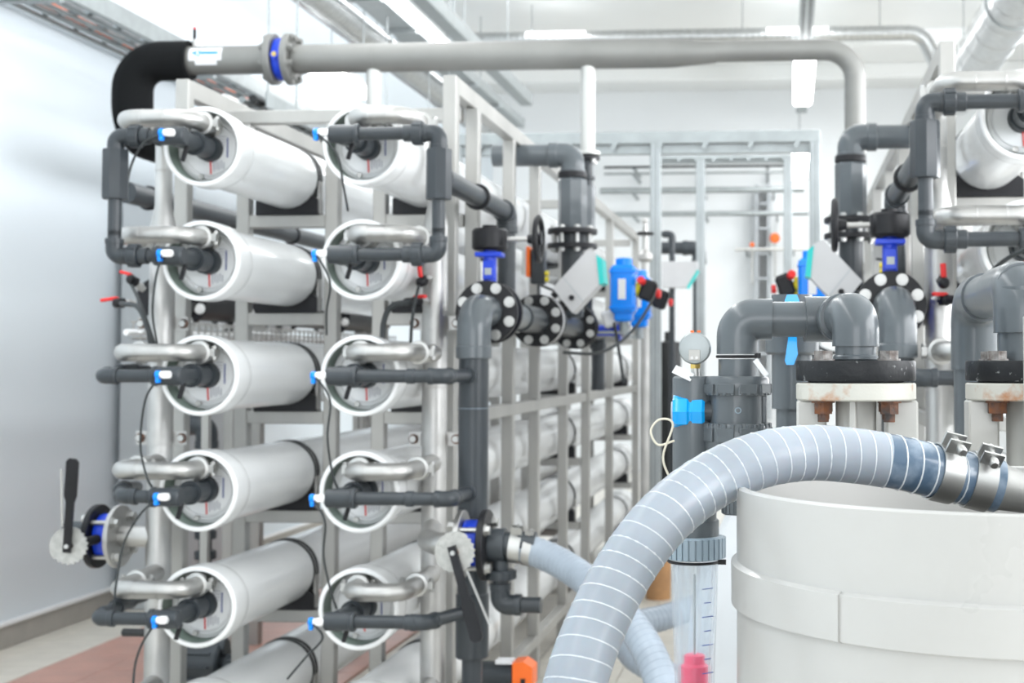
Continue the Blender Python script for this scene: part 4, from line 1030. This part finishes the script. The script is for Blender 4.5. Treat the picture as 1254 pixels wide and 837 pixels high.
# ------------------------------------------------------------------ pumps with grey flanged pipes
def pump(label, px, Y, bolts_x):
    c = W(px, 455, Y); x = c.x; zA = W(px, 442, Y).z; zB = W(px, 466.5, Y).z; zC = W(px, 469, Y).z; zD = W(px, 490, Y).z
    R = 72.5 * Y / F
    t = thing('vertical_pump', label, 'pump', (x, Y, 0), 'pumps behind the tank')
    MB().lathe((x, Y, zD), (0, 0, 1), [(0, 0), (R - .002, 0), (R, .002), (R, zC - zD - .002), (R - .002, zC - zD), (0, zC - zD)], 48).build('steel_flange', 'rusty_white', t)
    MB().cyl((x, Y, zC), (x, Y, zB), R * .8, n=36).build('gasket', 'rubber', t)
    MB().lathe((x, Y, zB), (0, 0, 1), [(0, 0), (R * .99, 0), (R, .003), (R, zA - zB - .003), (R * .985, zA - zB), (0, zA - zB)], 48).build('plastic_flange', 'worn_flange', t)
    # cast lantern: neck, four legs with rims, base
    zE = zD - .30
    MB().cyl((x, Y, zE), (x, Y, zD), R * .34, n=28).build('neck', 'pump_white', t)
    u_ = Y / F
    for sg, wpx in ((-1, 36), (1, 38)):
        MB().box((x + sg * 54 * u_, Y, (zD + zE) / 2), (wpx * u_, .055, zD - zE), None, .003).build('leg', 'pump_white', t, False)
    for a in (-math.pi / 2 - .14, math.pi / 2): MB().box((x + math.cos(a) * R * .45, Y + math.sin(a) * R * .45, (zD + zE) / 2), (R * .40, .0085, zD - zE), Matrix.Rotation(a, 3, 'Z'), .001).build('rib', 'pump_white', t, False)
    MB().box((x, Y, zE - .012), (R * 2.5, R * 2.5, .028), bev=.006).build('deck_plate', 'pump_white', t, False)
    MB().lathe((x, Y, .1), (0, 0, 1), [(0, 0), (R * .9, 0), (R * 1.02, .03), (R * 1.02, zE - .16), (R * .9, zE - .125), (0, zE - .125)], 36).build('casing', 'pump_white', t)
    MB().box((x, Y, .05), (R * 2.6, R * 2.6, .1), bev=.01).build('base', 'pump_white', t, False)
    for k in range(4):
        a = math.pi / 4 + k * math.pi / 2 - .04
        p = V((x + math.cos(a) * R * .76, Y + math.sin(a) * R * .76, 0)); hx = 12.2 * Y / F
        m1, m2 = (('worn_bolt', 'rusty_bolt') if k % 2 else ('worn_bolt', 'rusty_bolt'))
        MB().cyl(p + V((0, 0, zA)), p + V((0, 0, zA + .0025)), hx * 1.12, n=20).hex(p + V((0, 0, zA + .0025)), p + V((0, 0, zA + .0135)), hx).build('bolt_head', m1, t)
        MB().cyl(p + V((0, 0, zD)), p + V((0, 0, zD - .003)), hx * 1.15, n=20).hex(p + V((0, 0, zD - .003)), p + V((0, 0, zD - .018)), hx * .98).cyl(p + V((0, 0, zD - .018)), p + V((0, 0, zD - .029)), hx * .55, n=14).build('bolt_nut', m2, t)
    return x, zA
Y1 = 1.95
xp, zA = pump('white pump with rusty flange behind the tank rim', 1048, Y1, None)
s1 = Y1 / F
# discharge pipe of the first pump
zH = W(960, 391, 2.03).z; Yb = 2.045
o = thing('discharge_pipe', 'grey plastic discharge pipe with round elbows above the rusty flange', 'pipe', (xp, Y1, zA))
rp = 25.0 * s1
MB().cyl((xp, Y1, zA - .004), (xp, Y1, zH - .01), rp * 1.0, n=32).cyl((xp, Y1, zA), (xp, Y1, zA + .008), rp * 1.10, n=32, bev=.002).build('pipe', 'pvc', o)
MB().tube(fillet([(xp, Y1, zA + .02), (xp, Y1, zH + .003), (xp - .025, Yb, zH + .001), ], .055, 12), rp * 1.14, 36).build('elbow', 'pvc', o)
MB().tube(fillet([(xp - .012, Y1 + .055, zH), (xp - .026, Yb + .005, zH), (W(985, 391, Yb).x, Yb, zH)], .04, 10), rp * 1.17, 36).cyl((xp - .015, Y1 + .04, zH), (xp - .018, Y1 + .062, zH), rp * 1.24, n=36, bev=.002).build('elbow', 'pvc', o)
xq = W(903, 391, Yb).x
MB().cyl((W(990, 391, Yb).x, Yb, zH), (W(942, 391, Yb).x, Yb, zH), 21.5 * Yb / F, n=32).build('pipe', 'pvc', o)
zN = W(900, 461, Yb).z
MB().tube(fillet([(W(946, 391, Yb).x, Yb, zH), (xq, Yb, zH), (xq, Yb, W(900, 434, Yb).z)], .034, 12), 25.5 * Yb / F, 36).build('elbow', 'pvc', o)
MB().cyl((xq, Yb, W(900, 440, Yb).z), (xq, Yb, zN - .01), 23.5 * Yb / F, n=32).build('pipe', 'pvc', o)
tie = MB().torus((xq, Yb, W(900, 437, Yb).z), (0, 0, 1), 24.6 * Yb / F, .0026, 36, 6).box((xq + 25 * Yb / F, Yb - .01, W(900, 436, Yb).z), (.009, .008, .008)).build('cable_tie', 'black', o)
MB().bar((xq + 22 * Yb / F, Yb - .02, W(920, 441, Yb).z), (xq + 36 * Yb / F, Yb - .022, W(935, 460, Yb).z), .008, .0012, (0, 1, 0)).build('tag', 'label', tie)
# union ball valve
o = thing('union_valve', 'grey union valve with toothed nuts and blue side cap', 'valve', (xq, Yb, W(900, 560, Yb).z))
pxm = Yb / F
def znut(ya, yb, rad, teeth_at):
    z1_, z0_ = W(900, ya, Yb).z, W(900, yb, Yb).z
    mb = MB().lathe((xq, Yb, z0_), (0, 0, 1), [(0, 0), (rad * .97, 0), (rad, .002), (rad, z1_ - z0_ - .004), (rad * .95, z1_ - z0_), (0, z1_ - z0_)], 48)
    zc_ = z0_ if teeth_at < 0 else z1_
    for k in range(26):
        a = 2 * math.pi * k / 26; mb.box((xq + math.cos(a) * rad * .985, Yb + math.sin(a) * rad * .985, zc_ - teeth_at * .0065), (.0045, .0062, .013), Matrix.Rotation(a, 3, 'Z'), .0012)
    for k in range(9):
        a = 2 * math.pi * k / 9 + .2; mb.box((xq + math.cos(a) * rad, Yb + math.sin(a) * rad, (z0_ + z1_) / 2 + teeth_at * .004), (.003, .026, (z1_ - z0_) * .5), Matrix.Rotation(a, 3, 'Z'), .001)
    return mb.build('toothed_nut', 'pvc', o)
znut(461, 484, 39.5 * pxm, -1)
zb0, zb1 = W(900, 520, Yb).z, W(900, 483, Yb).z
MB().cyl((xq, Yb, zb0), (xq, Yb, zb1), 33.5 * pxm, n=40).box((xq + 33 * pxm, Yb, (zb0 + zb1) / 2), (.006, .03, zb1 - zb0 - .004), bev=.001).build('body', 'pvc', o)
MB().torus((xq + 2 * pxm, Yb - 33.5 * pxm, W(906, 502, Yb).z), (0, 1, 0), .004, .0009, 16, 5).build('mould_mark', 'pvc_light', o)
znut(518, 552, 40.5 * pxm, 1)
MB().cyl((xq, Yb, W(900, 552, Yb).z), (xq, Yb, W(900, 615, Yb).z), 14 * pxm, n=32).build('pipe', 'pvc', o)
nut(o, (xq, Yb, W(900, 630, Yb).z), (xq, Yb, W(900, 602, Yb).z), 19 * pxm, 'pvc', 22)
zk = W(850, 504, Yb).z; xk = xq - 36 * pxm
MB().cyl((xk + .01, Yb, zk), (xk - .006, Yb, zk), 15 * pxm, n=24).build('collar', 'pvc_dark', o)
cap = MB().lathe((xk - .004, Yb, zk), (-1, 0, 0), [(0, 0), (17 * pxm, 0), (20 * pxm, .004), (20.5 * pxm, .018), (19.2 * pxm, .02), (19.2 * pxm, .023), (21.5 * pxm, .026), (21.5 * pxm, .041), (19.5 * pxm, .047), (0, .048)], 8).build('blue_cap', 'cyan_blue', o, ang=25)
MB().cyl((xk - .05, Yb, zk), (xk - .054, Yb, zk), 12 * pxm, n=20).build('cap_insert', 'box_grey', cap)
# blue lever of the valve behind
p = W(970, 404, 2.25); o = thing('blue_lever', 'bright blue valve lever showing behind the discharge pipe', 'valve', p)
s2 = 2.25 / F
MB().prism([p + V((a * s2, 0, b * s2)) for a, b in ((-4, 20), (-9, 36), (-6, 43), (6, 43), (9, 36), (5, 10), (6, -20), (7, -30), (2, -43), (-7, -43), (-9, -38), (-5, -12))], (0, .012, 0)).build('handle', 'cyan_blue', o, False)
MB().cyl(p + V((0, .012, 0)), p + V((0, .05, 0)), .012, n=16).build('stem', 'cyan_blue', o)
MB().cyl(p + V((0, .08, -.13)), p + V((0, .08, .06)), .034, n=24).cyl(p + V((0, .08, -.04)), p + V((0, .08, .04)), .045, n=24, bev=.004).build('valve_body', 'pvc', o)
MB().cyl((p.x, p.y + .08, 0), p + V((0, .08, -.12)), .027, n=20).build('pipe', 'pvc', o)
# second pump and its thicker pipe
Y2 = 2.02
xp2, zA2 = pump('white pump at the right edge with thick grey pipe above', 1257, Y2, None)
o = thing('thick_discharge_pipe', 'thick grey plastic pipe with two elbows at the right edge', 'pipe', (xp2, Y2, zA2))
r2 = 30 * Y2 / F; zU = W(1238, 352, Y2).z; Y3 = 2.42; x3 = W(1193, 380, Y3).x
MB().cyl((xp2 - .006, Y2, zA2 - .003), (xp2 - .006, Y2, zU), r2 * .98, n=32).cyl((xp2 - .006, Y2, zA2), (xp2 - .006, Y2, zA2 + .008), r2 * 1.06, n=32).build('pipe', 'pvc', o)
MB().tube(fillet([(xp2 - .006, Y2, zA2 + .04), (xp2 - .006, Y2, zU), (x3 + (xp2 - x3) * .5, Y2 + .16, zU)], .055, 12), r2 * 1.13, 36).build('elbow', 'pvc', o)
MB().cyl((xp2 - .006, Y2, zU), (x3, Y3, zU), r2 * 1.0, n=32).build('pipe', 'pvc', o)
MB().tube(fillet([(x3 + (xp2 - x3) * .25, Y3 - .10, zU), (x3, Y3, zU), (x3, Y3, zU - .12)], .055, 12), r2 * 1.13, 36).build('elbow', 'pvc', o)
MB().cyl((x3, Y3, zU - .10), (x3, Y3, .0), r2 * 1.0, n=32).build('pipe', 'pvc', o)
# white panel at the right edge
a = W(1250, 385, 1.85)
o = thing('splash_guard', 'upright white plastic splash guard cut by the right edge', 'guard', (a.x + .1, 1.86, 0))
MB().box((a.x + .115, 1.86, (a.z) / 2), (.22, .016, a.z), bev=.006).build('board', 'tank', o, False)
MB().box((a.x + .115, 1.86, .015), (.24, .06, .03), bev=.004).build('foot', 'tank', o, False)
# ------------------------------------------------------------------ flow meter and gauge
YR = 2.06; sr = YR / F; xr_ = W(850.5, 500, YR).x
zt_ = W(850, 461, YR).z; zn1, zn0 = W(850, 656, YR).z, W(850, 684, YR).z
o = thing('flow_meter', 'grey standpipe with clear flow tube and pink-red float left of the tank', 'flow meter', (xr_, YR, 0))
MB().cyl((xr_, YR, zn1 - .01), (xr_, YR, zt_), 27 * sr, n=36, bev=.003).build('upper_pipe', 'pvc', o)
MB().cyl((xr_, YR, zn1 - .005), (xr_, YR, W(850, 636, YR).z), 30 * sr, n=36, bev=.002).build('socket', 'pvc', o)
nut(o, (xr_, YR, zn0), (xr_, YR, zn1), 36.5 * sr, 'pvc_light', 30)
zb = W(850, 900, YR).z; zf_ = W(850, 687, YR).z; Lz = zf_ - zb
MB().lathe((xr_, YR, zb), (0, 0, 1), [(22 * sr, 0), (29 * sr, Lz - .01), (30 * sr, Lz), (27 * sr, Lz), (26 * sr, Lz - .01), (19 * sr, 0), (22 * sr, 0)], 36).build('clear_tube', 'clear', o)
for k in range(8):
    z = W(850, 718 + k * 17, YR).z; w_ = 10 if k % 2 else 16
    MB().box((xr_ + 17 * sr, YR - 20 * sr, z), (w_ * sr, .0008, .0012), Matrix.Rotation(.7, 3, 'Z')).build('scale_mark', 'ink_blue', o, False)
MB().lathe((xr_, YR, W(850, 846, YR).z), (0, 0, 1), [(0, 0), (16.5 * sr, 0), (16.5 * sr, 30 * sr), (13 * sr, 33 * sr), (12.5 * sr, 43 * sr), (0, 44 * sr)], 28).build('float', 'float_red', o)
MB().cyl((xr_, YR, zb), (xr_, YR, zf_ - .02), .0022, n=8).build('guide_rod', 'steel_bright', o)
MB().torus((xr_, YR, zf_), (0, 0, 1), 32 * sr, .0022, 36, 6).box((xr_ + 34 * sr, YR - .012, zf_), (.012, .006, .007)).build('cable_tie', 'black', o)
MB().cyl((xr_, YR, 0), (xr_, YR, zb + .01), 25 * sr, n=32).cyl((xr_, YR, 0), (xr_, YR, .02), .07, n=32).build('lower_pipe', 'pvc', o)
g = W(851, 427, YR - .01); rg = 19.5 * sr
o = thing('pressure_gauge', 'small round steel pressure gauge seen from behind on the grey standpipe', 'gauge', (g.x, YR, zt_))
MB().lathe(g + V((0, .012, 0)), (0, -1, 0), [(0, 0), (rg * .96, 0), (rg, .003), (rg, .018), (rg * .93, .022), (rg * .86, .0225), (0, .023)], 40).build('case', 'zinc', o)
MB().box(g + V((0, -.0115, -.010)), (.017, .002, .016), bev=.0008).build('relief_plate', 'frame', o, False)
for q in (-.0035, .0035): MB().cyl(g + V((q, -.011, -.014)), g + V((q, -.0145, -.014)), .0022, n=10).build('screw', 'steel_bright', o)
MB().hex(V((g.x, YR, g.z - rg - .006)), V((g.x, YR, g.z - rg + .003)), .008).build('brass_nut', 'brass', o)
MB().cyl(V((g.x, YR, zt_ - .002)), V((g.x, YR, g.z - rg - .004)), .0065, n=14).build('stem', 'steel', o)
MB().box(g + V((-.016, -.018, -rg - .013)), (.030, .02, .0012), Matrix.Rotation(.45, 3, 'Y') @ Matrix.Rotation(.6, 3, 'X')).build('paper_tag', 'label', o, False)
for q in (-.004, .006): MB().box(g + V((q, 0, rg + .0015)), (.005, .006, .003)).build('seal', 'orange', o, False)
pk = [W(826, 540, YR - .05), W(806, 545, YR - .05), W(797, 528, YR - .05), W(808, 514, YR - .05), W(824, 520, YR - .05), W(812, 560, YR - .05), W(822, 590, YR - .04)]
tag(MB().tube(spline(pk, 8), .0018, 6).build('string_loop', 'cream'), 'loop of pale string hanging on the grey standpipe', 'string')
# ------------------------------------------------------------------ sack, roll and small things on the floor
mb = MB(); nz, na = 16, 40; sc = V((W(880, 700, 2.75).x + .17, 2.78, 0)); zs = W(860, 610, 2.7).z
random.seed(3); ph = [random.uniform(0, 6.28) for _ in range(6)]
for i in range(nz + 1):
    f_ = i / nz; z = zs * f_
    for k in range(na):
        a = 2 * math.pi * k / na; c_, s_ = math.cos(a), math.sin(a)
        rr = .235 / max(abs(c_), abs(s_)) ** .75 * (1 + .02 * math.sin(3 * a + ph[0] + 7 * f_) + .015 * math.sin(7 * a + ph[1] - 9 * f_) + .02 * math.sin(11 * f_ + ph[2] + a)) * (1 - .35 * max(0, f_ - .85) / .15) * (.93 + .07 * math.sin(math.pi * min(1, f_ * 1.1)))
        mb.v.append(sc + V((c_ * rr, s_ * rr * .85, z)))
for i in range(nz):
    for k in range(na):
        j = (k + 1) % na; mb.f.append((i * na + k, i * na + j, (i + 1) * na + j, (i + 1) * na + k))
mb.f.append(tuple(range(na))[::-1]); mb.f.append(tuple(range(nz * na, nz * na + na)))
o = thing('plastic_sack', 'tall white plastic sack standing behind the flow meter', 'sack', sc)
mb.build('bag', 'sack', o, ang=60); MB().torus(sc + V((0, 0, zs + .004)), (0, 0, 1), .12, .018, 24, 8).build('rolled_top', 'sack', o)
p = W(806, 715, 8.4); o = thing('cardboard_roll', 'short brown cardboard roll with torn pale rim on the floor', 'roll', (p.x, 8.4, 0))
MB().lathe((p.x, 8.4, 0), (0, 0, 1), [(.075, 0), (.08, .26), (.068, .26), (.064, .0)], 20).build('tube', 'cardboard', o)
MB().torus((p.x, 8.4, .26), (.25, -.1, 1), .074, .012, 20, 6).build('torn_rim', 'cream', o)
p = W(32, 790, 7.0); p.z = 0
o = thing('dirt_clump', 'small dark clump of debris on the beige tiles by the wall', 'debris', p)
MB().ball(p + V((0, 0, .012)), .022, .6).ball(p + V((.028, .008, .014)), .016, .9).ball(p + V((-.022, -.006, .008)), .014, .6).build('clump', 'rubber', o)
# orange-handled union valve low in front of the left rack
c = W(612, 826, 4.5)
o = thing('orange_handled_valve', 'dark grey union valve with orange handle low in front of the left rack', 'valve', c)
MB().cyl(c + V((-.08, 0, 0)), c + V((.05, 0, 0)), .042, n=24, bev=.004).build('body', 'pvc_dark', o); nut(o, c + V((-.1, 0, 0)), c + V((-.06, 0, 0)), .05, teeth=14)
MB().prism([c + V(p) for p in ((.05, -.045, .045), (.085, -.045, .05), (.115, -.045, .03), (.115, -.045, -.03), (.085, -.045, -.055), (.05, -.045, -.045))], (0, .09, 0)).build('handle', 'orange', o, False)
MB().box(c + V((.085, -.047, -.012)), (.014, .006, .016)).build('slot', 'black', o, False)
MB().box(c + V((.02, -.01, .045)), (.055, .05, .012)).build('plate', 'label', o, False)
MB().cyl((c.x - .02, c.y, 0), c - V((.02, 0, .03)), .03, n=18).build('pipe', 'pvc_dark', o)
# dark pump below the left column
c = W(232, 812, 5.3)
o = thing('small_pump', 'dark grey pump with orange end plate under the left column', 'pump', (c.x, 5.3, 0))
MB().cyl(c + V((-.075, 0, 0)), c + V((.14, 0, 0)), .085, n=26, bev=.01).build('motor', 'pvc_dark', o)
MB().cyl(c + V((-.10, 0, 0)), c + V((-.078, 0, 0)), .088, n=26, bev=.004).build('end_plate', 'orange', o)
for k in range(10):
    a = 2 * math.pi * k / 10; MB().box(c + V((.03, math.cos(a) * .088, math.sin(a) * .088)), (.16, .006, .016), Matrix.Rotation(-a + math.pi / 2, 3, 'X')).build('fin', 'pvc_dark', o, False)
MB().box((c.x + .02, 5.3, c.z / 2 - .03), (.18, .14, c.z - .05), bev=.006).build('base', 'frame', o, False)
pvc_run(o, [c + V((.13, 0, 0)), c + V((.2, 0, 0)), c + V((.2, -.18, -.02))], .03)
nut(o, c + V((.10, 0, .06)), c + V((.15, 0, .06)), .035, teeth=10)
p = W(150, 775, 4.42); o = MB().cyl(p, V((RISER[0][0] - .03, 4.42, p.z)), .013, n=14, bev=.003).build('rubber_stub', 'rubber'); tag(o, 'short black rubber stub beside the foot of the left riser', 'plug')
